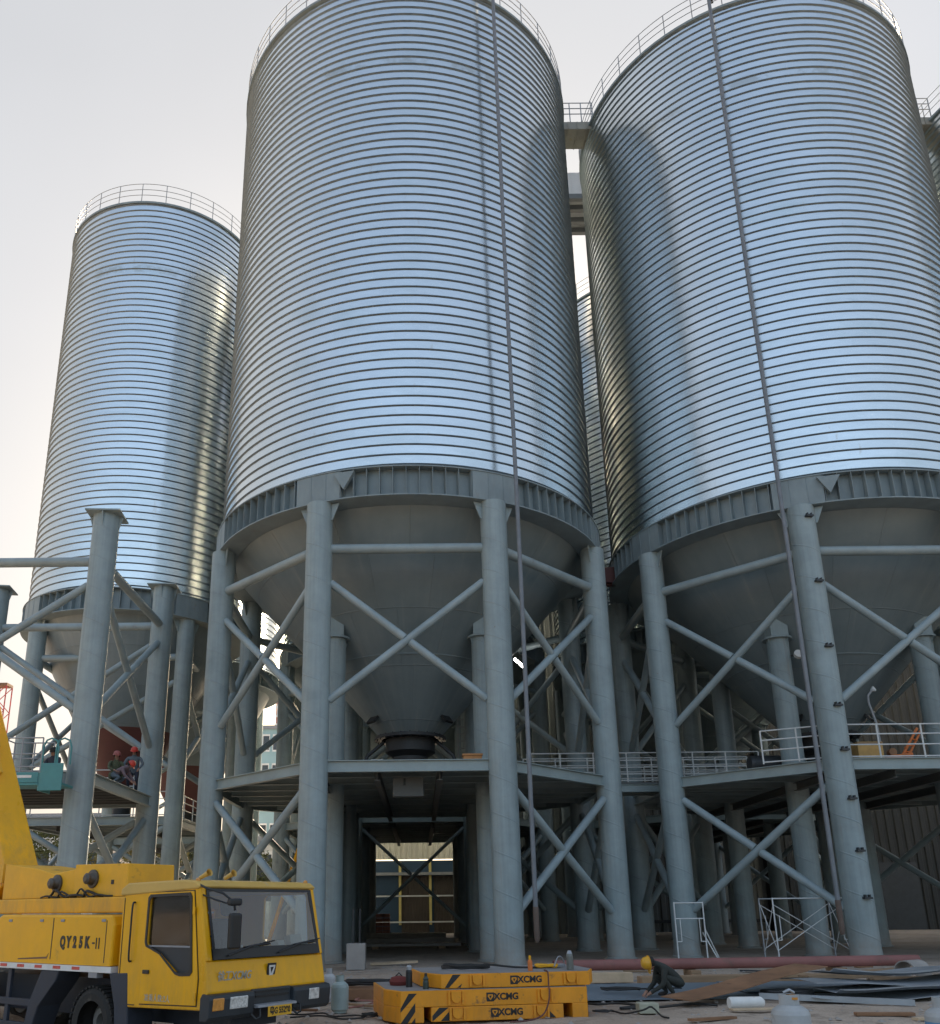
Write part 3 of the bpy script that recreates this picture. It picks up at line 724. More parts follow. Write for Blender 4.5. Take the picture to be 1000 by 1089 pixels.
# ------------------------------------------------------------------ truck crane
tr = empty('truck_crane', 'yellow truck crane with a low wide cab and raised boom at the lower left', 'truck crane', (-3.25, 13.0, 0), R(-36))
G = -.42
def side_panel(y0, y1):
    out = [(-1.60, .40), (.30, .44), (.36, .62), (.40, .70), (.34, 1.06), (.10, 2.03), (.06, 2.08), (-1.55, 2.05), (-1.62, 1.9)]
    hole = [(-.95, 1.93), (-.90, 1.97), (-.04, 1.985), (.0, 1.93), (.09, .95), (.04, .90), (-.16, .89), (-.26, .91), (-.42, 1.02), (-.62, 1.16), (-.80, 1.22), (-.93, 1.26), (-.96, 1.32)]
    return MB().prism(out, 'y', y0, y1, 0, None, [hole]), hole
cb = MB()
for y0, y1 in ((0, .05), (2.33, 2.38)):
    p, hole = side_panel(y0, y1); cb.add(p.v, p.f)
cb.prism([(.051, .40), (2.329, .40), (2.329, 2.0), (.051, 2.0)], 'x', -1.60, -1.52, 0, None, [[(.6, 1.35), (1.8, 1.35), (1.8, 1.78), (.6, 1.78)]])
fp = [(.32, 1.09), (.345, 1.06), (.42, .66), (.36, .58), (.30, .58), (.30, 1.06)]
cb.prism(fp, 'y', -.004, 2.384)
for y in (0.06, 2.32): cb.beam((.335, y, 1.07), (.105, y, 2.06), .11, .06, 0, (1, 0, 0))
cab = cb.build('cab', m_yel, tr, bevel=.02)
# door outline as a raised skin with its own seam, over the side panel
dl = [(-1.02, .47), (.20, .50), (.215, .85), (.10, 1.6), (.035, 2.02), (-.98, 2.01), (-1.03, 1.6)]
MB().prism([(-.41 + (x + .41) * 1.022, 1.24 + (z - 1.24) * 1.018) for x, z in dl], 'y', -.006, -.0004, 0, None, [[(x, z) for x, z in dl]]).build('door_gap', m_blk, cab)
MB().prism(dl, 'y', -.022, -.001, 0, None, [[(x * .985 - .006, z * .985 + .02) for x, z in hole]]).build('door', m_yel, cab, bevel=.008)
ring_ = MB(); 
grow = [((x + .46) * 1.035 - .46, (z - 1.45) * 1.035 + 1.45) for x, z in hole]; shr = [((x + .46) * .955 - .46, (z - 1.45) * .955 + 1.45) for x, z in hole]
ring_.prism(grow, 'y', -.034, -.0225, 0, None, [shr]).build('window_seal', m_blk, cab)
up_ = [(-.93, 1.30), (-.92, 1.95), (-.02, 1.96), (.055, 1.265), (-.80, 1.26)]
MB().prism(up_, 'y', .012, .018).build('side_window', m_glassd, cab)
MB().prism([(-.93, 1.262), (.055, 1.262), (.085, .93), (-.2, .90), (-.42, 1.03), (-.65, 1.17)], 'y', .008, .03).build('window_panel', m_bump, cab)
MB().box(-.95, .05, -.006, .006, 1.25, 1.275).build('window_bar', m_greyp, cab)
MB().box(-.97, -.83, -.045, -.024, .88, .935).build('door_handle', m_blk, cab, bevel=.008)
lettering('准乘人数:2人', .105, m_greytxt, cab, (-.62, -.0235, .555), (R(90), 0, 0), .95)
MB().tube(curve_pts([(-1.30, -.005, 1.88), (-1.30, -.05, 1.84), (-1.30, -.055, 1.45), (-1.30, -.05, 1.08), (-1.30, -.005, 1.04)]), .014, 8).build('grab_handle', m_blk, cab)
for z in (.62, 1.75): MB().cbox((.19 - (z - .6) * .10, -.03, z), (.05, .02, .10)).build('hinge', m_yel, cab, bevel=.006)
MB().box(-1.45, -1.15, -.008, -.0005, .44, .452).build('panel_gap', m_blk, cab)
MB().prism([(-1.56, .44), (-1.545, .44), (-1.555, 1.95), (-1.57, 1.95)], 'y', -.005, .0).build('panel_gap', m_blk, cab)
# rear wall, floor, roof, front
MB().box(-1.5, .25, .06, 2.32, .42, .50).build('cab_floor', m_blk, cab)
MB().prism([(-1.66, 1.98), (.12, 2.05), (.16, 2.09), (.05, 2.16), (-.2, 2.185), (-1.5, 2.165), (-1.66, 2.08)], 'y', -.02, 2.40).build('roof', m_yroof, cab, bevel=.035)
# windscreen with black surround
def on_ws(y, t, off=0): return (.36 + (.125 - .36) * t + off * .97, y, 1.085 + (2.045 - 1.085) * t + off * .24)
b = MB(); o_ = [on_ws(y, t, .03) for y, t in ((.10, 0), (2.28, 0), (2.28, 1), (.10, 1))]; i_ = [on_ws(y, t, .03) for y, t in ((.15, .15), (2.23, .15), (2.20, .96), (.15, .96))]
b.add(o_ + i_, [(0, 1, 5, 4), (1, 2, 6, 5), (2, 3, 7, 6), (3, 0, 4, 7)]).build('windscreen_surround', m_blk, cab)
MB().add([on_ws(y, t, .026) for y, t in ((.12, .02), (2.26, .02), (2.26, .98), (.12, .98))], [(0, 1, 2, 3)]).build('windscreen', m_glass, cab)
for y0 in (.35, 1.35):
    b = MB(); b.tube([on_ws(y0, .04, .06), on_ws(y0 + .5, .16, .07), on_ws(y0 + .85, .18, .055)], .013, 6); b.tube([on_ws(y0 + .35, .15, .05), on_ws(y0 + .95, .22, .05)], .01, 6)
    b.build('wiper', m_blk, cab)
# things seen through the glass
MB().prism([(-.25, .5), (.28, .5), (.33, 1.04), (.22, 1.14), (-.02, 1.10)], 'y', .08, 2.30).build('dashboard', m_seat, cab, bevel=.03)
for y in (.55, 1.75):
    s_ = MB().box(-1.15, -.60, y - .25, y + .25, .75, .92).prism([(-1.2, .9), (-1.05, .9), (-1.18, 1.62), (-1.34, 1.62)], 'y', y - .24, y + .24).prism([(-1.22, 1.66), (-1.10, 1.66), (-1.15, 1.88), (-1.27, 1.88)], 'y', y - .14, y + .14)
    s_.build('seat', m_seat, cab, bevel=.04)
b = MB(); b.tube([(-.22 + .10 * math.sin(q), .55 + .22 * math.cos(q), 1.20 + .2 * math.sin(q)) for q in [i * PI / 8 for i in range(16)]], .018, 6, closed=True); b.tube([(-.22, .55, 1.20), (.05, .55, 1.0)], .03, 6)
b.build('steering_wheel', m_blk, cab)
for y, w_, h_, a_ in ((1.05, .22, .10, .1), (1.35, .12, .05, -.3), (1.62, .20, .16, .25), (1.96, .26, .24, .05), (.8, .1, .12, .6)):
    o = MB().cbox((0, 0, h_ / 2), (.12, w_, h_)).build('paper_bundle', m_white, cab, (.16, y, 1.13)); o.rotation_euler = (0, -.3, a_)
# bumper with lamps
bp = [(.34, .66), (.50, .64), (.52, .58), (.50, .36), (.44, .30), (.30, .30), (.30, .60)]
bpo = MB()
for y0, y1 in ((-.03, .80), (1.60, 2.41)): bpo.prism(bp, 'y', y0, y1)
bpo.prism([(.34, .67), (.44, .66), (.45, .44), (.30, .40), (.30, .6)], 'y', .801, 1.599)
bumper = bpo.build('bumper', m_bump, tr, bevel=.02)
MB().box(.452, .462, .86, 1.54, .55, .575).build('grille_bar', m_blk, bumper)
MB().box(.452, .462, .86, 1.54, .615, .63).build('grille_bar', m_blk, bumper)
MB().prism([(.44, .46), (.56, .45), (.57, .42), (.44, .41)], 'y', .82, 1.60).build('bumper_step', m_greyp, bumper)
for y0, y1, mt, nm in ((.02, .22, m_amber, 'indicator'), (.33, .66, m_lens, 'headlight'), (1.92, 2.14, m_lens, 'headlight')):
    MB().prism([(.50, .60), (.525, .60), (.52, .44), (.49, .44)], 'y', y0, y1).build(nm, mt, bumper, bevel=.012)
for y in (.80, 1.62): MB().tube([(.5, y - .05, .34), (.58, y - .03, .28), (.60, y + .03, .30), (.56, y + .06, .40), (.46, y + .06, .42)], .016, 8).build('tow_hook', m_blk, bumper)
pl = MB().box(.575, .582, 1.0, 1.48, .285, .425).build('licence_plate', m_plate, bumper, bevel=.004)
lettering('粤G 55290', .115, m_blk, bumper, (.5835, 1.24, .355), (R(90), 0, R(90)), .80, .003)
# badge and faded lettering on the front panel
tilt = math.atan2(.42 - .345, 1.06 - .66)
bd = MB().box(-.005, .012, -.085, .085, -.10, .10).build('badge', m_blk, cab, (.388, 1.22, .90), bevel=.006); bd.rotation_euler = (0, tilt, 0)
rg = MB(); rg.prism([(-.062, .072), (.062, .072), (.062, .045), (.035, -.072), (-.035, -.072), (-.062, .045)], 'x', .0122, .0165, 0, None, [[(-.036, .045), (.036, .045), (0, -.05)]])
rg = rg.build('badge_mark', m_white, cab, (.388, 1.22, .90)); rg.rotation_euler = (0, tilt, 0)
lt = lettering('徐工XCMG', .16, m_greytxt, cab, (.402, .50, .86), (0, 0, 0), .80, .002)
lt.rotation_euler = (Matrix.Rotation(tilt, 4, 'Y') @ Matrix.Rotation(R(90), 4, 'Z') @ Matrix.Rotation(R(90), 4, 'X')).to_euler()
# mirrors
b = MB(); b.tube([(.05, .04, 2.12), (.28, -.02, 2.06), (.52, .10, 1.98), (.62, .22, 1.86), (.60, .26, 1.75)], .017, 8); b.tube([(.10, .05, 1.98), (.40, .05, 1.90), (.60, .22, 1.82)], .013, 8)
ma = b.build('mirror_arm', m_blk, cab)
MB().cbox((.60, .27, 1.47), (.09, .20, .48)).build('mirror', m_blk, cab, bevel=.03)
MB().cbox((.60, .25, 1.86), (.10, .22, .10)).build('mirror', m_blk, cab, bevel=.03)
b = MB(); b.tube([(-.42, .12, 1.94), (-.55, .14, 1.90)], .015, 6); b.prism([(-.80, 1.88), (-.42, 1.90), (-.46, 1.70), (-.74, 1.58), (-.86, 1.66)], 'y', .12, .20); b.build('sun_visor', m_greyp, cab, bevel=.02)
for y, nm in ((.75, 'horn'), (1.25, 'horn')):
    MB().lathe([(.03, 0), (.035, .10), (.045, .20), (.06, .22)], 14, mx=Matrix.Rotation(R(70), 4, 'Y')).build(nm, m_yroof, cab, (-.75, y, 2.24))
for y in (.06, 2.3): MB().lathe([(.035, 0), (.035, .04), (.01, .06)], 12).build('marker_lamp', m_amber, cab, (.02, y, 2.15))

# body behind the cab
pn = MB().prism([(-7.2, .95), (-1.80, .95), (-1.78, 1.55), (-1.86, 1.70), (-5.0, 1.72), (-5.25, 1.60), (-7.2, 1.58)], 'y', .0, .55).build('side_cover', m_yel, tr, bevel=.035)
MB().prism([(-3.42, 1.02), (-3.40, 1.02), (-3.40, 1.66), (-3.42, 1.66)], 'y', -.004, .001).build('panel_gap', m_blk, pn)
for i, ch_ in enumerate('QY25K'): lettering(ch_, .23, m_blk, pn, (-3.10 + i * .165, -.004, 1.285), (R(90), 0, 0), .72, .014)
MB().box(-2.305, -2.245, -.007, -.0005, 1.27, 1.295).build('lettering', m_blk, pn)
for x in (-2.20, -2.13): MB().box(x - .011, x + .011, -.007, -.0005, 1.20, 1.365).build('lettering', m_blk, pn)
for x in (-2.05, -3.15, -3.75, -4.7):
    MB().box(x - .05, x + .05, -.012, -.0005, 1.60, 1.64).build('latch', m_greyp, pn, bevel=.004)
MB().prism([(-4.35, 1.00), (-3.5, 1.03), (-3.46, 1.12), (-3.52, 1.06), (-4.35, 1.02)], 'y', -.0035, -.0005).build('scrape', m_rust, pn)
MB().box(-1.98, -1.965, -.004, .001, 1.0, 1.62).build('panel_gap', m_blk, pn)
MB().box(-7.2, -1.75, -.02, .50, .86, .948).build('side_rail', m_white, tr)
rl = [o for o in tr.children if o.name.startswith('side_rail')][0]
for i in range(7): MB().box(-2.75 - i * .52, -2.55 - i * .52, -.026, -.0201, .885, .93).build('reflector', m_redref, rl)
MB().box(-2.32, -2.10, -.01, .1, .78, .858).build('work_lamp', m_greyp, tr)
MB().prism([(-7.2, 1.73), (-1.74, 1.73), (-1.74, 1.90), (-1.95, 1.98), (-7.2, 1.98)], 'y', .35, 2.0).build('deck_box', m_yel2, tr, bevel=.02)
MB().box(-8.5, .1, .75, 1.65, .12, .70).build('chassis', m_fend, tr)
MB().box(-7.2, -1.75, 1.9, 2.4, .9, 1.7).build('side_cover', m_yel2, tr)
# mudguards and step frame
MB().prism([(-1.80, .86), (-1.36, .88), (-1.30, .40), (-1.22, -.25), (-1.52, -.25), (-1.62, .40)], 'y', -.01, .45).build('mudguard', m_fend, tr, bevel=.02)
MB().prism([(-3.62, .86), (-3.12, .86), (-3.20, .70), (-3.62, .30), (-3.86, -.28), (-4.05, -.28), (-3.90, .35)], 'y', .0, .42).build('mudguard', m_fend, tr, bevel=.02)
b = MB()
for z in (.34, -.02): b.box(-6.2, -3.75, .02, .10, z - .055, z + .055)
for x in (-6.1, -4.6): b.box(x - .05, x + .05, .03, .09, -.3, .85)
b.build('step_frame', m_fend, tr, bevel=.01)
# wheels
def wheel(x, y, s, r=.53):
    t_ = MB(); mx = Matrix.Rotation(PI / 2 * s, 4, 'X')
    h_ = MB(); h_.lathe([(.31, .03), (.29, .0), (.27, .03), (.22, .09), (.14, .09), (.13, -.02), (.10, -.04), (.001, -.04)], 28, mx=mx)
    for i in range(10):
        q = 2 * PI * i / 10; h_.lathe([(.018, .09), (.018, .05), (.001, .05)], 6, 0, (.18 * math.cos(q), .18 * math.sin(q), 0), mx=mx)
    w_ = h_.build('wheel', m_rim, tr, (x, y, G + r))
    t_.lathe([(.30, .10), (.33, .0), (.44, -.01), (r - .03, .03), (r, .07), (r, .25), (r - .03, .28), (.44, .31), (.33, .30)], 40, mx=mx)
    for i in range(36):
        t_.box(r - .01, r + .018, -.028, .028, .02, .30, 0, mx @ Matrix.Rotation(2 * PI * i / 36, 4, 'Z'))
    t_.build('tyre', m_tyre, w_)
for x in (-2.30, -6.2, -7.5):
    wheel(x, .38, 1); wheel(x, 2.02, -1)

# slewing superstructure with winch bosses and the boom
ss = MB().prism([(-3.60, 1.985), (-2.10, 1.985), (-2.14, 2.50), (-3.60, 2.53)], 'y', .42, 1.35).build('winch_box', m_yel2, tr, bevel=.015)
s2 = MB().prism([(-5.9, 1.985), (-3.61, 1.985), (-3.61, 2.46), (-4.3, 2.40), (-4.8, 2.50), (-5.9, 2.62)], 'y', .46, 1.6).build('slewing_frame', m_yel2, tr, bevel=.015)
for x, z, y, pa in ((-3.05, 2.28, .42, ss), (-4.15, 2.23, .46, s2)):
    mx = Matrix.Translation((x, y, z)) @ Matrix.Rotation(PI / 2, 4, 'X')
    MB().lathe([(.15, 0), (.15, .03), (.11, .04), (.09, .10), (.09, .14), (.05, .17), (.001, .17)], 24, mx=mx).build('shaft_boss', M('greasy_steel', (.10, .09, .08), .45, .5, .3, 8) if pa is ss else bpy.data.materials['greasy_steel'], pa)
b = MB()
for i in range(7):
    x = -4.4 + i * .25; b.tube(curve_pts([(x - .12, .40, 1.995), (x, .37, 2.01 + .035 * (i % 3)), (x + .12, .36, 2.02 + .05 * ((i * 2) % 3)), (x + .3, .38, 2.0 + .02 * (i % 2)), (x + .42, .42, 1.995)]), .016 + .006 * (i % 2), 7)
b.build('hydraulic_hose', m_rubber, tr)
MB().box(-2.55, -2.48, .412, .419, 2.18, 2.25).build('slot', m_blk, ss)
# boom: tapered box rising up and away to the rear left
def boom_sec(b, l0, l1, w0, w1, d0, d1, off=0):
    ax = Vector((-.52, .0, .854)); nrm = Vector((.854, 0, .52)); yy = Vector((0, 1, 0)); vs = []
    for l, w_, d_ in ((l0, w0, d0), (l1, w1, d1)):
        for i, j in ((-1, -1), (1, -1), (1, 1), (-1, 1)): vs.append(ax * l + yy * (w_ / 2 * i) + nrm * (d_ / 2 * j + off))
    b.add(vs, [(3, 2, 1, 0), (4, 5, 6, 7), (0, 1, 5, 4), (1, 2, 6, 5), (2, 3, 7, 6), (3, 0, 4, 7)])
b = MB(); boom_sec(b, -.5, 12, .72, .62, 1.0, .75, -.15); bo = b.build('boom', m_yel, tr, (-7.0, 1.2, 2.6), bevel=.03)
b = MB(); boom_sec(b, 12.01, 19, .52, .48, .62, .55, -.15); b.build('boom_section', m_yel, bo, bevel=.02)
b = MB(); ax_ = Vector((-.52, .0, .854)); nr_ = Vector((.854, 0, .52))
for l0, l1, o0, w_ in ((2.0, 2.6, .42, .22), (2.6, 3.1, .50, .30), (3.1, 4.2, .44, .18), (4.2, 4.7, .52, .26), (4.7, 7.5, .42, .14)):
    b.beam(ax_ * l0 + nr_ * o0 + Vector((0, -.2, 0)), ax_ * l1 + nr_ * o0 + Vector((0, -.2, 0)), .2, w_)
b.build('jib_bracket', m_yel2, bo, bevel=.015)
b = MB()
for l in range(8): b.tube([ax_ * (5 + l * .8) + nr_ * .5 + Vector((0, -.2, 0)), ax_ * (5.4 + l * .8) + nr_ * .95 + Vector((0, -.2, 0)), ax_ * (5.8 + l * .8) + nr_ * .5 + Vector((0, -.2, 0))], .03, 6)
b.tube([ax_ * 5 + nr_ * .97 + Vector((0, -.2, 0)), ax_ * 12 + nr_ * .97 + Vector((0, -.2, 0))], .035, 6)
b.build('jib_lattice', m_rust, bo)
b = MB(); b.tube([(.45, .0, -.35), (-4.2, .0, 4.7)], .13, 12); b.build('lift_cylinder', m_greyp, bo)
b = MB().box(-.15, .45, -.42, .32, -.30, .06); b.box(-.02, .30, -.428, -.421, -.22, -.02, 1); b.build('pivot_bracket', [m_yel2, m_blk], bo, bevel=.0)

def person(label, loc, rz, J, top, low, hel, group=None, extra=None, scale=1.):
    """one continuous skinned body from named joints, five-fingered hands, helmet and hair as children"""
    o0 = empty('person', label, 'person', loc, rz, group)
    V = []; Rr = []; E_ = []; reg = []
    def v(p, r): V.append(Vector(p) * scale); Rr.append(r * scale); return len(V) - 1
    def e(a, b_, g): E_.append((a, b_)); reg.append(g)
    pel = v(J['pelvis'], .135); spn = v((Vector(J['pelvis']) * .5 + Vector(J['chest']) * .5), .135); che = v(J['chest'], .145); nek = v(J['neck'], .062)
    hd = Vector(J['head']); hdv = v(hd, .088)
    f = Vector(J.get('face', (1, 0, 0))).normalized()
    tp = v(hd + (hd - Vector(J['neck'])).normalized() * .07, .075)
    nz = v(hd + f * .085 - Vector((0, 0, .015)), .018); ch = v(hd + f * .06 - Vector((0, 0, .075)), .045)
    e(pel, spn, 1); e(spn, che, 1); e(che, nek, 1); e(nek, hdv, 2); e(hdv, tp, 2); e(hdv, nz, 2); e(hdv, ch, 2)
    for s_ in ('L', 'R'):
        sh = v(J['sh' + s_], .072); el = v(J['el' + s_], .052); wr = v(J['wr' + s_], .036)
        e(che, sh, 1); e(sh, el, 1); e(el, wr, 1)
        d = (Vector(J['wr' + s_]) - Vector(J['el' + s_])).normalized(); w0 = Vector(J['wr' + s_])
        pm = v(w0 + d * .08, .034); e(wr, pm, 2)
        sd = d.cross(Vector((0, 0, 1))); sd = sd.normalized() if sd.length > .1 else Vector((0, 1, 0)); dn = Vector((0, 0, -1)) - d * d.dot(Vector((0, 0, -1))); dn = dn.normalized() if dn.length > .1 else Vector((1, 0, 0))
        for k, ln in ((-1.5, .062), (-.5, .075), (.5, .07), (1.5, .055)):
            a_ = v(w0 + d * .12 + sd * .018 * k, .0095); c_ = v(w0 + d * (.12 + ln * .6) + sd * .02 * k + dn * .012, .009); g_ = v(w0 + d * (.12 + ln * .8) + sd * .02 * k + dn * .04, .008)
            e(pm, a_, 2); e(a_, c_, 2); e(c_, g_, 2)
        sg = 1 if s_ == 'L' else -1
        t1 = v(w0 + d * .06 + sd * .045 * sg, .011); t2 = v(w0 + d * .10 + sd * .06 * sg + dn * .02, .010); e(pm, t1, 2); e(t1, t2, 2)
        hi = v(J['hip' + s_], .098); kn = v(J['kn' + s_], .068); an = v(J['an' + s_], .048); to = v(J['to' + s_], .04)
        e(pel, hi, 3); e(hi, kn, 3); e(kn, an, 3); e(an, to, 4)
    me = bpy.data.meshes.new('body'); me.from_pydata(V, E_, []); 
    b_ = bpy.data.objects.new('body', me); COL.objects.link(b_)
    sk = b_.modifiers.new('skin', 'SKIN'); sk.use_smooth_shade = True
    sv = me.skin_vertices[0].data
    for i, r in enumerate(Rr): sv[i].radius = (r, r)
    sv[0].use_root = True
    ss_ = b_.modifiers.new('sub', 'SUBSURF'); ss_.levels = 1; ss_.render_levels = 1
    bpy.context.view_layer.update()
    m2 = bpy.data.meshes.new_from_object(b_.evaluated_get(bpy.context.evaluated_depsgraph_get()))
    b_.modifiers.clear(); b_.data = m2
    for m_ in (top, m_skin, low, m_boot): m2.materials.append(m_)
    segs = [(V[a], V[c], g, (Rr[a] + Rr[c]) / 2) for (a, c), g in zip(E_, reg)]
    for pg in m2.polygons:
        c = pg.center; best = None
        for a, d_, g, r in segs:
            ab = d_ - a; t = max(0, min(1, (c - a).dot(ab) / max(1e-9, ab.length_squared)))
            q = (c - a - ab * t).length - r
            if best is None or q < best[0]: best = (q, g)
        pg.material_index = best[1] - 1; pg.use_smooth = True
    b_.parent = o0
    # helmet
    upv = (hd - Vector(J['neck'])).normalized(); fx = (f - upv * f.dot(upv)).normalized(); sy = upv.cross(fx)
    mx = Matrix.Translation(hd * scale) @ Matrix((fx, sy, upv)).transposed().to_4x4() @ Matrix.Scale(scale, 4)
    h_ = MB(); h_.lathe([(.150, .035), (.128, .045), (.126, .08), (.112, .13), (.078, .168), (.035, .185), (.001, .188)], 20, mx=mx)
    h_.add([(.10, -.09, .045), (.185, -.055, .03), (.20, 0, .028), (.185, .055, .03), (.10, .09, .045), (.10, -.09, .055), (.185, -.055, .04), (.20, 0, .038), (.185, .055, .04), (.10, .09, .055)],
           [(0, 1, 2, 3, 4), (9, 8, 7, 6, 5), (0, 5, 6, 1), (1, 6, 7, 2), (2, 7, 8, 3), (3, 8, 9, 4)], 0, False, mx)
    h_.build('helmet', hel, o0)
    MB().lathe([(.108, .04), (.112, 0), (.100, -.05), (.05, -.08)], 14, mx=mx @ Matrix.Translation((-.018, 0, 0)), a0=R(70), a1=R(290)).build('hair', m_hair, o0)
    return o0
def sym(**k):
    J = {}
    for n, p in k.items():
        if n in ('pelvis', 'chest', 'neck', 'head', 'face') or n[-1] in 'LR': J[n] = p
        else: J[n + 'L'] = p; J[n + 'R'] = (p[0], -p[1], p[2])
    return J
# worker squatting on the ground, facing left, reaching down to the plate
person('worker in dark clothes and a yellow helmet squatting on the ground beside the red pipe', (4.85, 18.25, .02), PI + .12,
       sym(pelvis=(-.22, 0, .30), chest=(.10, 0, .56), neck=(.25, 0, .655), head=(.345, 0, .65), face=(.75, 0, -.6), sh=(.14, .19, .55), el=(.20, .24, .27), wr=(.40, .13, .13),
           hip=(-.20, .12, .27), kn=(.20, .20, .42), an=(-.02, .17, .09), to=(.17, .19, .045)), m_black_cloth, m_black_cloth, m_hel_y)
ZN = 6.175
person('worker in olive clothes and a faded red helmet squatting on the left platform', (-11.5, 33.0, ZN), R(-62),
       sym(pelvis=(-.12, 0, .38), chest=(.02, 0, .82), neck=(.06, 0, 1.02), head=(.09, 0, 1.14), face=(1, 0, -.25), sh=(.03, .20, .92), el=(.22, .26, .68), wr=(.42, .12, .60),
           hip=(-.08, .12, .36), kn=(.34, .20, .50), an=(.10, .16, .09), to=(.30, .18, .045)), m_olive_cloth, m_olive_cloth, m_hel_p, scale=1.08)
person('worker in a grey jacket and bright red helmet, tallest on the left platform', (-11.2, 34.2, ZN), R(-80),
       sym(pelvis=(-.14, 0, .78), chest=(.02, 0, 1.16), neck=(.08, 0, 1.36), head=(.13, 0, 1.47), face=(1, 0, -.4), sh=(.03, .21, 1.26), el=(.10, .33, 1.02), wr=(.30, .24, .84),
           hip=(-.12, .11, .72), kn=(.18, .15, .48), an=(-.06, .14, .09), to=(.14, .16, .045)), m_grey_cloth, m_navy, m_hel_r, scale=1.08)
person('worker in a dusty purple jacket and bright red helmet bending at the platform edge', (-11.2, 32.7, ZN), R(-8),
       sym(pelvis=(-.24, 0, .46), chest=(.12, 0, .62), neck=(.27, 0, .72), head=(.36, 0, .78), face=(.9, 0, -.35), sh=(.16, .20, .62), el=(.30, .24, .38), wr=(.46, .14, .22),
           hip=(-.20, .12, .42), kn=(.10, .17, .34), an=(-.30, .15, .09), to=(-.12, .16, .045)), m_mauve_cloth, m_grey_cloth, m_hel_r, scale=1.08)
# teal scissor lift deck standing on the left platform, with its operator
lf = empty('boom_lift', 'teal lift basket with curved guard rails raised before the left platform', 'work lift', (-13.0, 27.4, 5.28), 0)
b = MB().box(0, 2.0, -.45, .45, .22, .30).box(0, 1.25, -.47, -.43, .30, .62).box(1.30, 2.0, -.47, -.43, .05, .90).box(1.25, 1.30, -.45, .45, .05, .9); b.build('basket', m_teal, lf, bevel=.015)
MB().box(.2, 1.05, -.478, -.4705, .45, .53).build('name_strip', m_white, lf)
b = MB()
for x in (.0, .65, 1.28): b.tube([(x, -.44, .6), (x, -.44, 1.7)], .025, 8); b.tube([(x, .44, .3), (x, .44, 1.7)], .025, 8)
for z in (.8, 1.2, 1.7):
    for y in (-.44, .44): b.tube([(0, y, z), (1.28, y, z)], .022, 8)
for z in (.8, 1.7): b.tube([(0, -.44, z), (0, .44, z)], .022, 8)
b.build('guard_rail', m_railg, lf)
b = MB()
for x in (1.32, 1.72):
    b.tube([(x, -.44, .85), (x, -.44, 1.45), (x + .08, -.44, 1.62), (x + .22, -.44, 1.68), (x + .40, -.44, 1.6), (x + .46, -.44, 1.4), (x + .46, -.44, .85)], .03, 8)
b.build('guard_hoop', m_teal, lf)
b = MB()
b.beam((-.1, .2, .12), (-2.6, -.5, -3.6), .22, .26)
b.build('arm', m_teal, lf); b = MB(); b.beam((-2.55, -.5, -3.5), (-1.2, -.1, -4.4), .3, .36); b.box(-2.4, .1, -1.0, .8, -4.9, -4.2); b.build('base', m_teal, lf)
b = MB()
for x in (-2.0, -.3):
    for y in (-1.05, .85): b.lathe([(.001, -.12), (.36, -.12), (.38, -.06), (.38, .06), (.36, .12), (.001, .12)], 20, 0, (0, 0, 0), mx=Matrix.Translation((x, y, -4.9)) @ Matrix.Rotation(PI / 2, 4, 'X'))
b.build('wheel', m_tyre, lf)
person('worker standing in the teal lift basket, only head and shoulders above its panel', (-11.55, 27.5, 5.59), R(-100),
       sym(pelvis=(-.02, 0, .40), chest=(.0, 0, .72), neck=(.02, 0, .88), head=(.05, 0, 1.0), sh=(.01, .2, .80), el=(.12, .25, .58), wr=(.3, .16, .52), hip=(0, .11, .38), kn=(.26, .13, .36), an=(.2, .13, .09), to=(.36, .14, .045)),
       m_navy, m_navy, m_hair)

# ------------------------------------------------------------------ counterweights
def xcmg(parent, x, y, z, s, rz=0):
    o = lettering('XCMG', s, m_blk, parent, (x + s * 2.0, y, z), (R(90), 0, rz), 1.05, s * .035)
    bx = MB().box(-s * .48, s * .48, -.004, .002, -s * .48, s * .48).build('badge', m_blk, parent, (x, y, z), bevel=.003)
    MB().prism([(-s * .30, s * .28), (s * .30, s * .28), (s * .34, s * .05), (0, -s * .36), (-s * .34, s * .05)], 'y', -.0065, -.0042, 0, None, [[(-s * .17, s * .15), (s * .17, s * .15), (0, -s * .19)]]).build('badge_mark', m_cw, bx)
def hazard(b, rects, y0, y1, mat=1):
    for q in rects: b.prism(q, 'y', y0, y1, mat)
RZ = R(9.5)
def ear(parent, x, y, z0, z1, w_=.20):
    """recessed lifting pocket: two cheeks and a round-bottomed tongue"""
    b = MB(); h_ = z1 - z0
    for sx in (-1, 1): b.box(x + sx * w_ / 2 - .02, x + sx * w_ / 2 + .02, y - .03, y, z0 + .01, z1 - .01)
    pts = [(x - w_ * .36, z1 - .012), (x + w_ * .36, z1 - .012)] + [(x + w_ * .36 * math.cos(q), z0 + .035 + w_ * .36 - w_ * .36 * math.sin(q)) for q in [i * PI / 10 for i in range(11)]]
    b.prism(pts, 'y', y - .045, y); b.build('lifting_pocket', m_cw, parent, bevel=.006)
ORG = (-.33, 14.95)
def block(label, plan, z0, z1, loc, top=True):
    o = empty('counterweight', label, 'counterweight', (*loc, 0), RZ, 'orange crane counterweights stacked together')
    b = MB().prism(plan, 'z', z0, z1)
    b.build('body', m_cw, o, bevel=.012)
    if top: MB().prism([(p[0] * .985 + .02, p[1] * .97 + .02) for p in plan], 'z', z1 + .001, z1 + .004).build('top_face', m_cwtop, o)
    return o
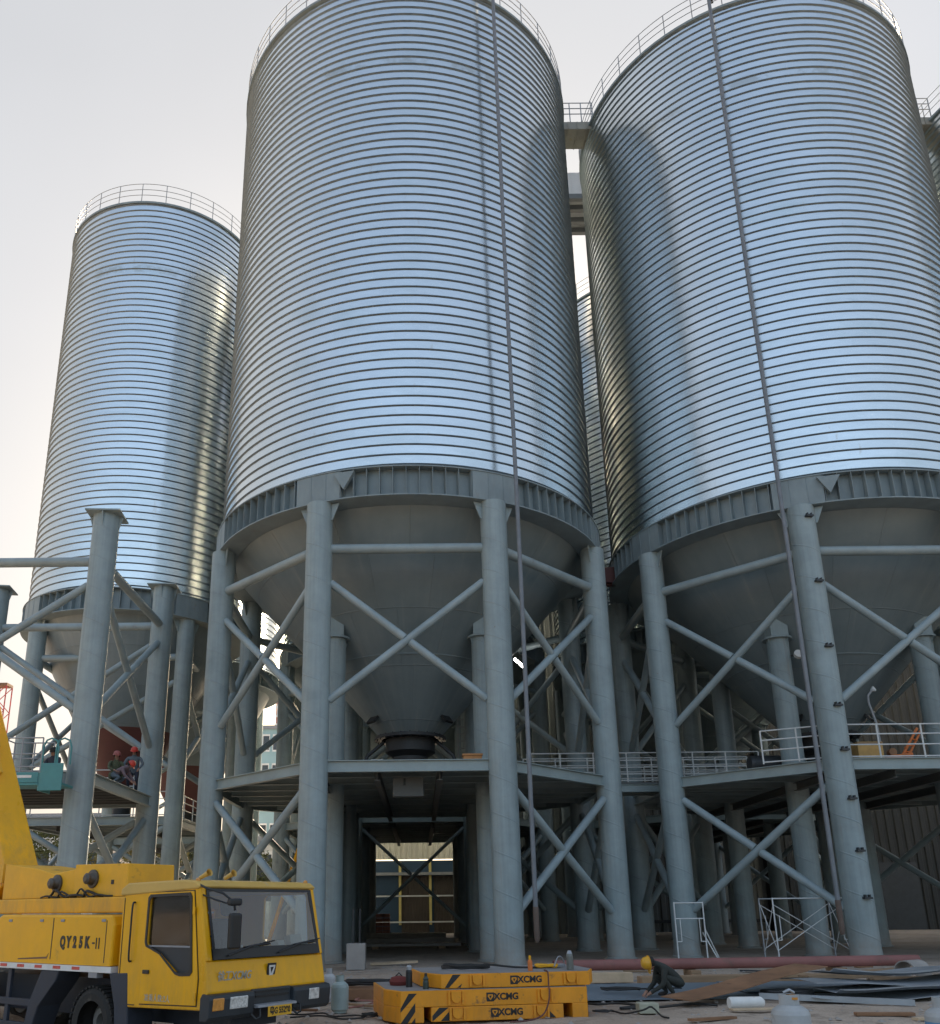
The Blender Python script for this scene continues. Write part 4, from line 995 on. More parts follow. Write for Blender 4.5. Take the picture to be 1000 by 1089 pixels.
# upper block
o = block('uppermost of three stacked orange counterweights, cables and tools lying on it', [(.0, 0), (2.62, 0), (2.88, .55), (2.88, 1.75), (-.26, 1.75), (-.26, .55)], .492, .71, (.33, 15.2))
o.scale = (.965, 1, 1)
hz = MB()
hazard(hz, [[(.06, .50), (.20, .70), (.34, .70), (.13, .50)], [(.27, .50), (.33, .50), (.36, .56)]], -.003, -.0005, 0); hz.build('hazard_stripe', m_blk, o)
ear(o, .62, 0, .50, .70, .23); ear(o, 2.28, 0, .50, .70, .23); xcmg(o, 1.27, -.003, .60, .14)
# middle block: bridge with two legs
o = empty('counterweight', 'middle orange counterweight shaped like a bridge, black striped legs reaching the ground at both ends', 'counterweight', (*ORG, 0), RZ, 'orange crane counterweights stacked together')
o.scale = (.95, 1, 1)
b = MB(); b.prism([(0, 0), (3.28, 0), (3.44, .5), (3.44, 1.95), (-.22, 1.95), (-.22, .5)], 'z', .235, .478)
b.prism([(0, 0), (.40, 0), (.40, 1.95), (-.22, 1.95), (-.22, .5)], 'z', .0, .234); b.prism([(3.0, 0), (3.28, 0), (3.44, .5), (3.44, 1.95), (3.0, 1.95)], 'z', .0, .234)
b.build('body', m_cw, o, bevel=.012)
MB().prism([(.03, .02), (3.26, .02), (3.41, .5), (3.41, 1.93), (-.19, 1.93), (-.19, .5)], 'z', .479, .482).build('top_face', m_cwtop, o)
hz = MB(); hazard(hz, [[(.0, .22), (.14, .44), (.28, .44), (.0, .30 - .14)], [(.0, .0), (.25, .30), (.25, .17), (.12, .0)], [(.18, .0), (.25, .08), (.25, .0)]], -.003, -.0005, 0)
hz.build('hazard_stripe', m_blk, o)
for pts_ in ([(3.285, .008, .30), (3.435, .47, .36), (3.445, .47, .24), (3.29, .008, .14)], [(3.285, .008, .10), (3.435, .47, .16), (3.445, .47, .04), (3.29, .008, .0)]): MB().add(pts_, [(0, 1, 2, 3)]).build('hazard_stripe', m_blk, o)
ear(o, .95, 0, .25, .47, .24); ear(o, 2.52, 0, .25, .47, .24); xcmg(o, 1.55, -.003, .36, .14)
# lower block under the bridge
o = block('lowest orange counterweight, tucked on the ground beneath the bridge-shaped one', [(.10, .0), (2.42, 0), (2.42, 1.8), (.10, 1.8)], .01, .228, (ORG[0] + .40 * math.cos(RZ), ORG[1] + .40 * math.sin(RZ)), False)
o.scale = (.95, 1, 1)
for pts_ in ([(.12, .10), (.24, .22), (.40, .22), (.12, .02)], [(.26, .02), (.42, .17), (.42, .02)], [(2.28, .02), (2.16, .13), (2.16, .02)]):
    MB().prism(pts_, 'y', -.003, -.0005).build('hazard_stripe', m_blk, o)
ear(o, .55, 0, .015, .222, .24); ear(o, 2.02, 0, .015, .222, .24); xcmg(o, 1.20, -.003, .125, .14)

# things lying on the counterweights
def bottle(name, label, loc, prof, mats, cat='bottle', cap=None):
    o = empty(name, label, cat, loc)
    MB().lathe(prof, 18).build('flask', mats[0], o)
    if cap: MB().lathe(cap, 18).build('cap', mats[1], o)
    return o
bottle('vacuum_flask', 'black vacuum flask with a steel cap standing on the left end of the middle counterweight', (-.2, 15.7, .484), [(.001, 0), (.055, 0), (.055, .24), (.045, .27)], (m_blk, m_sheet), 'flask', [(.048, .27), (.05, .32), (.03, .345), (.001, .345)])
bottle('drink_bottle', 'small dark green bottle standing on the middle counterweight near its left end', (.08, 15.3, .484), [(.001, 0), (.05, 0), (.05, .10), (.04, .13), (.05, .15), (.02, .20)], (M('dark_green_bottle', (.04, .06, .05), .3), m_blk), 'bottle', [(.024, .2), (.024, .24), (.001, .24)])
bottle('spray_can', 'orange and yellow spray can on the top counterweight', (1.85, 15.7, .716), [(.001, 0), (.04, 0), (.04, .15), (.025, .18)], (m_orange, m_yel), 'spray can', [(.022, .18), (.022, .24), (.001, .25)])
bottle('steel_flask', 'grey steel flask standing at the right end of the top counterweight', (2.55, 15.85, .716), [(.001, 0), (.06, 0), (.06, .22), (.05, .26)], (M('grey_flask', (.16, .17, .16), .4, .4), m_sheet), 'flask', [(.05, .26), (.03, .31), (.001, .315)])
o = empty('red_bag', 'small dark red cloth bag beside the black vacuum flask', 'bag', (-.38, 16.1, .484))
MB().lathe([(.001, 0), (.15, .0), (.17, .06), (.13, .13), (.04, .15)], 14).build('pouch', M('dark_red_cloth', (.17, .035, .03), .85), o); MB().tube([(-.08, 0, .12), (0, 0, .20), (.08, 0, .12)], .012, 6).build('handle', m_blk, o)
def coil(name, label, loc, r0, turns, mat, rt=.018, sq=.6, seed=0, cat='cable', tail=None):
    rnd = random.Random(seed); pts = []
    for i in range(int(turns * 14)):
        q = i * 2 * PI / 14; rr = r0 * (.86 + .10 * rnd.random() + .12 * math.sin(i * .9 + seed)); pts.append((rr * math.cos(q), rr * sq * math.sin(q), rt + .02 * (i / 14) + .015 * rnd.random()))
    if tail: pts += tail
    pts = curve_pts(pts, 3)
    o = MB().tube(pts, rt, 6).build(name, mat, None, loc); return tag(o, label, cat)
coil('welding_cable', 'black welding cable coiled on the left part of the top counterweight', (.78, 16.2, .714), .42, 3, m_rubber, .018, .7, 3, tail=[(.9, .2, .02), (1.3, .1, .02), (1.7, .3, .02)])
coil('yellow_strap', 'yellow lifting strap lying on the right part of the top counterweight', (2.2, 16.3, .714), .22, 2, m_yel, .02, .7, 4, 'strap')
coil('thin_lead', 'thin grey lead looped on the right half of the top counterweight', (2.4, 16.5, .714), .2, 2, m_greyp, .012, .8, 5, 'cable', tail=[(.1, -.2, .16), (0, -.35, .2), (-.1, -.5, .05)])
tag(MB().tube(curve_pts([(2.1, 15.8, .72), (2.1, 15.5, .725), (2.11, 15.44, .69), (2.11, 15.42, .5), (2.09, 15.23, .44), (2.06, 15.21, .25), (1.95, 15.16, .08), (1.7, 15.0, .02), (1.4, 14.85, .02)]), .012, 6).build('thin_hose', m_primer), 'thin brown hose draped down the front of the stacked counterweights', 'hose')
tag(MB().box(-.11, .11, -.07, .07, 0, .05).build('tin_box', m_white, None, (.2, 16.05, .484)), 'small white carton by the dark green bottle', 'carton')

for lab, nm, mt, r_, pts in (('long black hose snaking over the ground between the counterweights and the squatting worker', 'ground_hose', m_rubber, .022, [(2.9, 17.8, .03), (3.2, 17.2, .03), (3.6, 17.35, .03), (3.9, 16.9, .03), (3.5, 16.5, .03), (4.2, 16.6, .03), (4.9, 17.0, .04), (5.3, 16.8, .03)]),
    ('faded red hose winding from the gas bottles to the passage', 'ground_hose', m_hosered, .018, [(-1.5, 16.9, .03), (-1.1, 17.4, .03), (-.9, 18.2, .03), (-1.3, 18.6, .03), (-.6, 20.4, .03), (.2, 22, .03), (-.2, 24, .03), (.4, 27, .03)]),
    ('thin black cable looped on the ground before the truck bumper', 'ground_cable', m_rubber, .014, [(-2.6, 16.6, .02), (-2.1, 16.2, .02), (-1.7, 16.3, .03), (-1.5, 15.9, .02), (-1.1, 16.0, .02), (-.95, 15.6, .03), (-1.3, 15.5, .02), (-1.7, 15.9, .03), (-2.2, 15.8, .02)]),
    ('grey cable lying along the front of the long red pipe', 'ground_cable', m_greyp, .015, [(2.4, 22.3, .03), (4, 22.6, .03), (5.2, 22.3, .03), (7, 22.6, .03), (8.6, 22.4, .03), (10, 22.9, .03)])):
    tag(MB().tube(curve_pts(pts, 8), r_, 8).build(nm, mt), lab, 'hose' if 'hose' in nm else 'cable')

# ------------------------------------------------------------------ gas bottles and tools on the ground
def gas(label, loc, r, h, mat, collar=True, valve=m_brass):
    o = empty('gas_bottle', label, 'gas bottle', loc)
    MB().lathe([(r * .8, 0), (r * .82, .03), (r, .06), (r, h * .68), (r * .92, h * .75), (r * .6, h * .82), (r * .28, h * .86), (r * .28, h * .9)], 28).build('body', mat, o)
    MB().lathe([(.018, h * .88), (.018, h * .95), (.03, h * .95), (.03, h), (.001, h)], 12).build('valve', valve, o)
    if collar:
        b = MB().lathe([(r * .52, h * .82), (r * .52, h * 1.0), (r * .47, h * 1.0), (r * .47, h * .82)], 20, a0=R(30), a1=R(330)); b.build('collar', mat, o)
    return o
gas('pale blue-green gas bottle standing on the ground just right of the truck bumper', (-1.44, 16.6, 0), .155, .62, m_gasb)
gas('grey gas bottle with a dark top standing behind the pale blue-green one', (-1.83, 18.6, 0), .13, .62, m_gasw)
g1 = gas('large pale grey gas bottle at the bottom edge, with a brass regulator and a hose', (4.98, 12.7, -.20), .25, .78, m_gasw)
b = MB().box(-.02, .08, -.08, .02, .64, .78).lathe([(.001, 0), (.05, 0), (.05, .03), (.001, .03)], 14, 0, (.03, -.1, .72), mx=None); b.build('regulator', m_amber, g1, bevel=.008)
MB().tube([(.05, -.05, .66), (.14, -.06, .62), (.20, -.08, .40), (.24, -.1, .1), (.3, -.2, .02)], .014, 8).build('hose', m_hosered, g1)
MB().tube([(-.07, -.02, .80), (0, -.05, .84), (.07, -.02, .80)], .02, 8).build('valve_guard', m_sheet, g1)
g2 = gas('grey and blue gas bottle cut off at the lower right corner', (6.95, 12.5, -.20), .25, .74, m_gasw); MB().lathe([(.253, .06), (.253, .44)], 28).build('blue_band', m_bluep, g2)
o = empty('warning_cone', 'small red and white warning cone beside the truck bumper', 'cone', (-1.95, 17.2, 0))
MB().lathe([(.10, .0), (.085, .22)], 16).build('white_base', m_white, o); MB().lathe([(.083, .221), (.06, .45), (.001, .46)], 16).build('red_top', m_redref, o)
coil('black_hose', 'black hose coiled on a timber between the gas bottles and the counterweights', (-.95, 19.2, .22), .62, 4, m_rubber, .035, .35, 9, 'hose')
tag(MB().box(-1.55, .1, 18.8, 19.6, 0, .2).build('timber_baulk', m_rust), 'rusty brown baulk under the coiled black hose', 'baulk')
coil('wire_bundle', 'tangled dark wire on the ground at the left foot of the counterweights', (-.86, 15.7, .01), .16, 3, m_rubber, .012, .8, 11, 'wire')
coil('black_cable', 'black cable trailing over the ground right of the counterweights', (3.1, 16.0, .01), .22, 1, m_rubber, .016, .5, 12, 'cable', tail=[(.3, -.3, .02), (.55, -.55, .10), (.7, -.5, .14), (.8, -.7, .02), (.85, -.95, .02)])
o = empty('column_stub', 'pale square pedestal with bare steel bars standing at the left side of the passage', 'pedestal', (-1.95, 28.0, 0))
MB().box(-.28, .28, -.28, .28, 0, .75).build('pedestal', m_con, o, bevel=.02)
b = MB()
for x, y in ((-.1, -.1), (.1, -.1), (.1, .1), (-.1, .1)): b.tube([(x, y, .75), (x, y, 1.75)], .02, 6)
b.build('steel_bar', m_dark, o)
o = tag(MB().box(-.75, .75, -.14, .14, 0, .06).build('loose_plank', m_woodpale, None, (-.85, 29.6, .06)), 'pale broken plank lying on the floor of the passage', 'plank'); o.rotation_euler = (.05, -.04, .1)

# ------------------------------------------------------------------ material lying in front of the right silo
def pipe(label, p, q, r, mat, name='steel_pipe', cat='pipe', open_end=True):
    p = Vector(p); q = Vector(q); d = (q - p).normalized(); b = MB(); b.tube([p, q], r, 20, 0, False)
    b.tube([p, q], r * .9, 20, 0, False)
    for e in (p, q):
        a = d.cross(Vector((0, 0, 1))).normalized(); c = d.cross(a); vs = []
        for rr in (r, r * .9): vs += [e + (a * math.cos(2 * PI * j / 20) + c * math.sin(2 * PI * j / 20)) * rr for j in range(20)]
        b.add(vs, [(j, (j + 1) % 20, 20 + (j + 1) % 20, 20 + j) for j in range(20)])
    return tag(b.build(name, mat, fix=False), label, cat)
pipe('long dull red pipe lying on the ground in front of the right silo', (3.3, 23.1, .34), (12.75, 23.75, .34), .13, m_primpipe)
def plank(name, label, cat, p, q, w_, h_, mat, bevel=.01):
    o = MB().beam(p, q, w_, h_).build(name, mat, bevel=bevel); return tag(o, label, cat)
plank('timber_sleeper', 'pale timber sleeper just below the long red pipe, left of the squatting worker', 'timber', (2.9, 22.0, .13), (5.0, 22.1, .13), .3, .22, m_woodpale)
plank('timber_sleeper', 'long brown timber lying behind the squatting worker, in front of the red pipe', 'timber', (4.9, 20.9, .12), (8.9, 21.3, .12), .35, .22, m_wood)
plank('timber_sleeper', 'rough grey-brown timber lying slantwise to the drum ring on the right', 'timber', (8.3, 20.2, .20), (11.6, 21.6, .26), .3, .14, m_wood)
plank('plank', 'thin white plank on the ground behind the long red pipe', 'plank', (8.7, 27.6, .05), (12.2, 28.0, .05), .25, .05, m_white)
for i, (x, y) in enumerate(((3.6, 22.6), (6.8, 23.0), (10.6, 23.4))):
    tag(MB().box(-.12, .12, -.35, .35, 0, .2).build('bearer_block', m_wood, None, (x, y + .3, 0)), 'wooden bearer block under the long red pipe', 'bearer', 'bearer blocks under the red pipe')
o = tag(MB().box(-2.2, 2.2, -1.2, 1.2, 0, .025).build('steel_plate', m_plateb, None, (4.9, 19.2, .06)), 'large blue-grey steel plate flat on the ground where the worker squats', 'plate'); o.rotation_euler = (.035, 0, .02)
o = tag(MB().box(-1.9, 1.9, -.8, .8, 0, .02).build('steel_plate', m_plateb, None, (8.3, 19.4, .10)), 'blue-grey steel plate half hidden behind the rusty sheet', 'plate'); o.rotation_euler = (.04, .01, .05)
def warped(name, label, cat, x0, x1, y0, y1, zf, mat, nx=24, ny=5, th=.015, loc=(0, 0, 0), rz=0):
    vs = []; 
    for k in (0, 1):
        for i in range(nx + 1):
            for j in range(ny + 1):
                x = x0 + (x1 - x0) * i / nx; y = y0 + (y1 - y0) * j / ny; vs.append((x, y, zf(x, y) + th * k))
    N = (nx + 1) * (ny + 1); fs = []
    for i in range(nx):
        for j in range(ny):
            a = i * (ny + 1) + j; q = (a, a + ny + 1, a + ny + 2, a + 1); fs.append(tuple(reversed(q))); fs.append(tuple(N + k for k in q))
    for i in range(nx):
        for j in (0, ny): a = i * (ny + 1) + j; c = a + ny + 1; fs.append((a, c, N + c, N + a))
    for j in range(ny):
        for i in (0, nx): a = i * (ny + 1) + j; fs.append((a, a + 1, N + a + 1, N + a))
    b = MB().add(vs, fs); o = b.build(name, mat, None, loc); o.rotation_euler = (0, 0, rz); return tag(o, label, cat)
warped('rusty_sheet', 'rusty brown steel sheet lying tilted over the plates, right of the squatting worker', 'sheet', -2.0, 2.0, -.38, .38, lambda x, y: .24 + .11 * x + .03 * y + .015 * math.sin(x * 2), m_rust, loc=(6.35, 18.1, .08), rz=.55)
for i, (dz, dx, dy, rz, ll) in enumerate(((.05, 0, 0, .20, 'lowest bent galvanised sheet in the pile at the right, edge on the ground'), (.16, .5, .15, .24, 'second bent galvanised sheet from the ground in the pile at the right'),
                                      (.27, .2, .35, .19, 'third bent galvanised sheet from the ground in the pile at the right'), (.40, .7, .7, .23, 'uppermost galvanised sheet on the pile at the right, with a folded lip'))):
    warped('bent_sheet', ll, 'sheet', -2.1, 2.1, -.7, .7, lambda x, y, i=i: .035 * math.sin(x * 1.7 + i * 2) + .02 * math.sin(y * 4 + i) + (.07 if y < -.55 and i in (1, 3) else 0) + .012 * x * x, m_sheet, 30, 12, .012, (9.1 + dx, 18.1 + dy, dz), rz)['group'] = 'bent galvanised sheets piled at the right'
o = tag(MB().box(-1.3, 1.3, -.05, .05, 0, .10).build('bent_strip', m_sheet, None, (7.55, 17.1, .03)), 'long galvanised strip lying at the left foot of the sheet pile', 'strip'); o.rotation_euler = (0, .03, -.28)
b = MB(); mxr = Matrix.Rotation(R(90), 4, 'Y') @ Matrix.Rotation(R(20), 4, 'X')
b.lathe([(.26, -.3), (.26, .3), (.235, .3), (.235, -.3), (.26, -.3)], 28, mx=mxr)
o = tag(b.build('pipe_offcut', m_con, None, (10.9, 20.6, .27)), 'short grey pipe offcut lying on its side at the right end of the timbers', 'pipe offcut'); o.rotation_euler = (0, 0, .9)
b = MB()
for i in range(7): b.beam((0, i * .06, .05 + .02 * (i % 3)), (1.5, i * .12 - .3, .05 + .03 * (i % 2)), .05, .03)
tag(b.build('strip_bundle', m_wood, None, (9.7, 19.9, .12)), 'loose bundle of thin battens beside the grey pipe offcut', 'battens')
plank('angle_iron', 'rusty red angle iron on the ground at the far right edge', 'angle iron', (11.4, 20.9, .07), (13.6, 21.2, .10), .14, .1, m_rust)
b = MB(); mxb = Matrix.Rotation(R(90), 4, 'Y'); b.lathe([(.001, -.32), (.09, -.32), (.10, -.28), (.095, .25), (.085, .28), (.05, .32), (.001, .32)], 22, mx=mxb)
o = tag(b.build('white_drum', m_white, None, (5.72, 16.5, .10)), 'dirty white plastic drum lying on its side below the rusty sheet', 'drum'); o.rotation_euler = (0, 0, .1)
tag(MB().box(-.17, .17, -.14, .14, 0, .17).build('concrete_block', M('pale_block', (.40, .40, .31), .9, 0, .2, 4, .2, 25), None, (3.85, 16.0, 0), bevel=.02), 'pale concrete block on the ground in front of the squatting worker', 'block')
plank('thin_board', 'thin pale board on the ground in front of the white drum', 'board', (5.3, 16.1, .03), (6.4, 16.2, .03), .18, .03, m_woodpale)
plank('rusty_bar', 'short rusty bar on the ground in front of the sheet pile', 'bar', (7.0, 15.2, .04), (7.9, 15.1, .04), .14, .05, m_rust)
coil('dark_scrap', 'dark tangle of wire scrap under the rusty sheet', (7.0, 17.9, .05), .45, 4, m_rubber, .03, .7, 21, 'scrap')
coil('thin_cable', 'thin dark cable lying on the blue-grey plate by the worker', (4.0, 18.7, .12), .4, 1.5, m_rubber, .018, .5, 22, 'cable', tail=[(.4, .1, .03), (.9, .3, .02), (1.3, .3, .02)])
# a scatter of stones and offcuts on the ground
rs_ = random.Random(5)
b = MB()
for i in range(2600):
    x = rs_.uniform(-4.5, 14); y = rs_.uniform(13, 30); r = rs_.choice((.01, .012, .015, .02, .02, .03, .045)) * rs_.uniform(.7, 1.3)
    q = rs_.random() * 3; mx = Matrix.Translation((x, y, r * .3)) @ Matrix.Rotation(q, 4, 'Z') @ Matrix.Diagonal((1.4, 1, .7, 1))
    b.add([(r, 0, 0), (-r, 0, 0), (0, r, 0), (0, -r, 0), (r * .2, r * .1, r), (0, 0, -r)], [(0, 2, 4), (2, 1, 4), (1, 3, 4), (3, 0, 4)], 0, False, mx)
tag(b.build('rubble', m_con), 'loose stones and crumbs of rubble strewn over the yard', 'rubble', None, 'stuff')
deb = ((-1.2, 17.6), (-2.4, 16.9), (-.4, 17.9), (2.2, 18.4), (-2.7, 17.8), (6.0, 25.5), (9.2, 25.0), (3.4, 25.2), (1.0, 22.5), (-.2, 23.5), (12.5, 26.2), (4.6, 14.9), (7.8, 14.6))
for i, (x, y) in enumerate(deb):
    L = rs_.uniform(.2, .6); mt = rs_.choice((m_wood, m_woodpale, m_rust, m_dark)); nm = {m_wood: 'brown', m_woodpale: 'pale', m_rust: 'rusty', m_dark: 'dark'}[mt]
    o = MB().box(-L, L, -.06, .06, 0, .035).build('scrap_piece', mt, None, (x, y, .012)); o.rotation_euler = (0, .02, rs_.uniform(-.6, .6))
    tag(o, 'short flat scrap piece lying on the bare ground of the yard', 'scrap', 'scrap pieces scattered over the yard')

# scaffold frames
def frame(b, x0, x1, y, h, mid=True):
    for x in (x0, x1): b.tube([(x, y, 0), (x, y, h)], .024, 8)
    for z in (h - .03, h * .72) if mid else (h - .03,): b.tube([(x0, y, z), (x1, y, z)], .02, 8)
    for x in (x0 + .16, x1 - .16): b.tube([(x, y, h * .34), (x, y, h * .72)], .016, 6)
    for x in ((x0, x0 + .16), (x1, x1 - .16)): b.tube([(x[0], y, h * .34), (x[1], y, h * .34)], .016, 6)
o = empty('scaffold_frame', 'single white scaffold frame standing before the left front leg of the right silo', 'scaffold', (8.25, 29.6, 0), .05)
b = MB(); frame(b, 0, .95, 0, 1.85); b.build('frame', m_rail, o); MB().tube([(.95, 0, 1.0), (1.45, .25, .02)], .022, 8).tube([(.9, .1, .9), (1.25, -.2, .02)], .022, 8).build('prop', m_rail, o)
o = empty('scaffold_frame', 'cross-braced scaffold bay standing between the two front legs of the right silo', 'scaffold', (11.2, 28.9, 0), .06)
for y in (0, 1.0):
    b = MB(); frame(b, 0, 2.35, y, 1.95, False); b.build('frame', m_railg if y else m_rail, o)
b = MB()
for y in (0, 1.0): b.tube([(0, y + .03, .35), (2.35, y + .03, 1.75)], .013, 6); b.tube([(0, y + .05, 1.75), (2.35, y + .05, .35)], .013, 6)
for x in (0, 2.35): b.tube([(x, 0, .3), (x, 1, 1.8)], .013, 6); b.tube([(x + .02, 0, 1.8), (x + .02, 1, .3)], .013, 6)
b.build('cross_brace', m_rail, o)

# ------------------------------------------------------------------ things on the platforms
ZP = 6.272
tag(MB().box(-.30, .30, -.2, .2, 0, .2).box(-.33, .33, -.23, .23, .2, .26).build('wooden_box', M('orange_box', (.50, .24, .09), .7, 0, .15, 4), None, (1.75, 28.3, ZP), bevel=.01), 'small orange wooden box on the platform edge of the middle silo', 'box')
tag(MB().box(-.2, .2, -.1, .1, 0, .10).build('white_tin', m_white, None, (-1.35, 28.2, ZP), bevel=.01), 'small white tin on the platform edge under the middle hopper', 'tin')
o = empty('crate', 'yellow cardboard crate behind the guard rail of the right silo', 'crate', (15.0, 29.0, ZP)); MB().box(-.42, .42, -.3, .3, 0, .62).build('box', m_crate, o, bevel=.015); MB().box(-.43, .43, -.31, -.301, .54, .6).build('tape', m_wood, o)
o = empty('sack_pile', 'grey lumpy sack beside the yellow crate on the right platform', 'sack', (14.25, 29.2, ZP)); MB().lathe([(.001, 0), (.3, 0), (.33, .2), (.22, .42), (.08, .5), (.001, .5)], 14).build('sack', m_greyp, o); MB().lathe([(.09, .46), (.09, .5), (.001, .56)], 10).build('tie', m_blk, o)
o = empty('orange_hoist', 'orange-red tripod hoist leaning on the right platform behind the guard rail', 'hoist', (16.2, 29.1, ZP))
b = MB(); b.beam((-.55, 0, .12), (.35, 0, .22), .22, .14); b.tube([(.0, 0, .15), (.75, .1, 1.15)], .045, 8); b.tube([(.22, 0, .15), (.85, .1, 1.05)], .04, 8); b.tube([(.2, .2, 0), (.2, 0, .5)], .04, 8)
for i in range(4): b.tube([(.15 + .16 * i, .02, .35 + .21 * i), (.32 + .15 * i, .02, .33 + .2 * i)], .025, 6)
b.build('frame', m_orange, o); MB().lathe([(.001, -.1), (.13, -.1), (.13, .1), (.001, .1)], 14, mx=Matrix.Rotation(PI / 2, 4, 'X')).build('drum', m_rust, o, (-.3, 0, .32))
o = empty('pole_lamp', 'slender grey pole lamp rising from the right platform in front of the hopper', 'lamp', (15.75, 29.4, ZP)); MB().tube([(0, 0, 0), (-.05, 0, 1.4), (-.2, 0, 2.1), (-.18, 0, 2.35), (0, 0, 2.55)], .04, 8).build('pole', m_railg, o); MB().lathe([(.03, .12), (.10, 0), (.09, -.05), (.001, -.06)], 14).build('lamp_head', m_rail, o, (.03, 0, 2.55))
o = empty('tube_lamp', 'lit white strip lamp fixed behind the right front leg of the middle silo', 'lamp', (4.75, 39.0, 12.55)); MB().tube([(-.25, 0, .25), (.25, 0, -.25)], .06, 10).build('lit_tube', m_lamp, o); MB().beam((-.28, .08, .3), (.28, .08, -.22), .12, .04).tube([(0, .1, 0), (0, .8, .9)], .02, 6).build('holder', m_dark, o)
o = empty('lamp_bracket', 'small pale floodlight fixed on the side of the right hopper', 'lamp', (14.1, 31.0, 10.6)); MB().lathe([(.001, -.12), (.15, -.1), (.17, .05), (.001, .06)], 14, mx=Matrix.Rotation(1.2, 4, 'X')).build('lamp_head', m_rail, o); MB().tube([(0, 0, 0), (.1, .6, .1), (.2, 1.2, .3)], .03, 6).build('arm', m_dark, o)
# pumps and pipework standing in the gloom on the platforms
def pump(label, loc):
    o = empty('pump_set', label, 'pump', loc)
    MB().lathe([(.001, -.6), (.3, -.6), (.33, -.5), (.33, .5), (.3, .6), (.001, .6)], 18, mx=Matrix.Translation((0, 0, .5)) @ Matrix.Rotation(PI / 2, 4, 'Y')).build('motor', m_dark, o)
    MB().box(-.9, .9, -.4, .4, 0, .14).build('base', m_under, o); MB().tube([(.7, 0, .5), (1.0, 0, .5), (1.1, 0, .8), (1.1, 0, 1.5)], .1, 10).build('pipe', m_beam, o)
pump('dark motor and pump in shade under the right hopper, behind its railing', (13.0, 32.6, ZP)); pump('dark pump beside the outlet of the middle hopper', (2.4, 33.6, ZP))
o = empty('vertical_ladder', 'tall narrow ladder rising behind the middle hopper, right of its outlet', 'ladder', (2.0, 38.2, ZP)); b = MB()
for x in (-.25, .25): b.tube([(x, 0, 0), (x, 0, 4.0)], .03, 6)
b.build('stile', m_railg, o); b = MB()
for i in range(12): b.tube([(-.25, 0, .3 + i * .32), (.25, 0, .3 + i * .32)], .02, 6)
b.build('rung', m_railg, o)
o = empty('cable_box', 'dull grey control box hanging under the front platform beam of the middle silo', 'control box', (-.35, 28.6, 5.22)); MB().box(-.5, .5, -.15, .15, 0, .62).build('box', m_under, o, bevel=.015); MB().box(-.15, -.08, -.17, -.151, .35, .58).build('handle', m_blk, o)
o = empty('access_ladder', 'yellow ladder leaning between the silo legs left of the passage', 'ladder', (-7.35, 44.0, 3.0)); b = MB()
for y in (-.2, .2): b.beam((0, y, -3.0), (2.0, y, 3.6), .09, .12)
b.build('stile', m_yel, o); b = MB()
for i in range(16): b.beam((.02 + i * .125, -.2, -2.9 + i * .4125), (.02 + i * .125, .2, -2.9 + i * .4125), .04, .04)
b.build('rung', m_yel, o)
# racks of pale blocks and boards at the far end of the passage
o = empty('block_pallet', 'pallet of red blocks at the far end of the passage', 'pallet', (-2.6, 58.2, 0)); MB().box(-.7, .7, -.5, .5, 0, .15).build('pallet', m_wood, o)
b = MB()
for z in range(5):
    for x in range(3): b.box(-.68 + x * .46, -.68 + x * .46 + .42, -.45, .45, .16 + z * .26, .16 + z * .26 + .22)
b.build('block_stack', m_brick, o)
for i, (y, z, x1) in enumerate(((50.5, .45, 2.0), (46.5, .30, 2.3), (42.0, .22, 2.4))):
    o = empty('board_stack', ['farthest low stack of grey boards across the passage floor', 'middle low stack of grey boards across the passage floor', 'nearest low stack of grey boards across the passage floor'][i], 'boards', (-.4, y, 0), .03 * (i - 1))
    MB().box(-2.3, x1 - .2, -.6, .6, .12, z).build('board', m_con, o); 
    for x_ in (-1.8, 1.2): MB().box(x_, x_ + .3, -.6, .6, 0, .119).build('bearer', m_wood, o)

# ------------------------------------------------------------------ buildings and trees behind
# works shed closing the passage
f = empty('works_shed', 'cream and blue shed with brown shutters seen through the far end of the passage', 'shed', (-.4, 66, 0))
corrugated(MB(), (-6, 0), (6, 0), 5.2, 8.5, .06, .4).build('upper_cladding', m_cream, f)
MB().box(-6, 6, .0, 8, 0, 5.1).build('wall', m_blue, f)
MB().box(-6, 6, -.6, .1, 4.05, 4.25).build('canopy', m_greyp, f)
for x0, x1 in ((-6, -3.0), (-.95, 1.05), (1.4, 3.0)): corrugated(MB(), (x0, -.06), (x1, -.06), .0, 4.0, .03, .2).build('shutter', m_brown, f)
for x in (-1.05, 1.15): MB().box(x - .09, x + .09, -.25, -.07, .6, 5.0).build('post', m_ypost, f)
for z in (.8, 2.6, 4.1): MB().box(-3.6, 3.6, -.32, -.26, z - .05, z + .05).build('rail', m_rail, f)
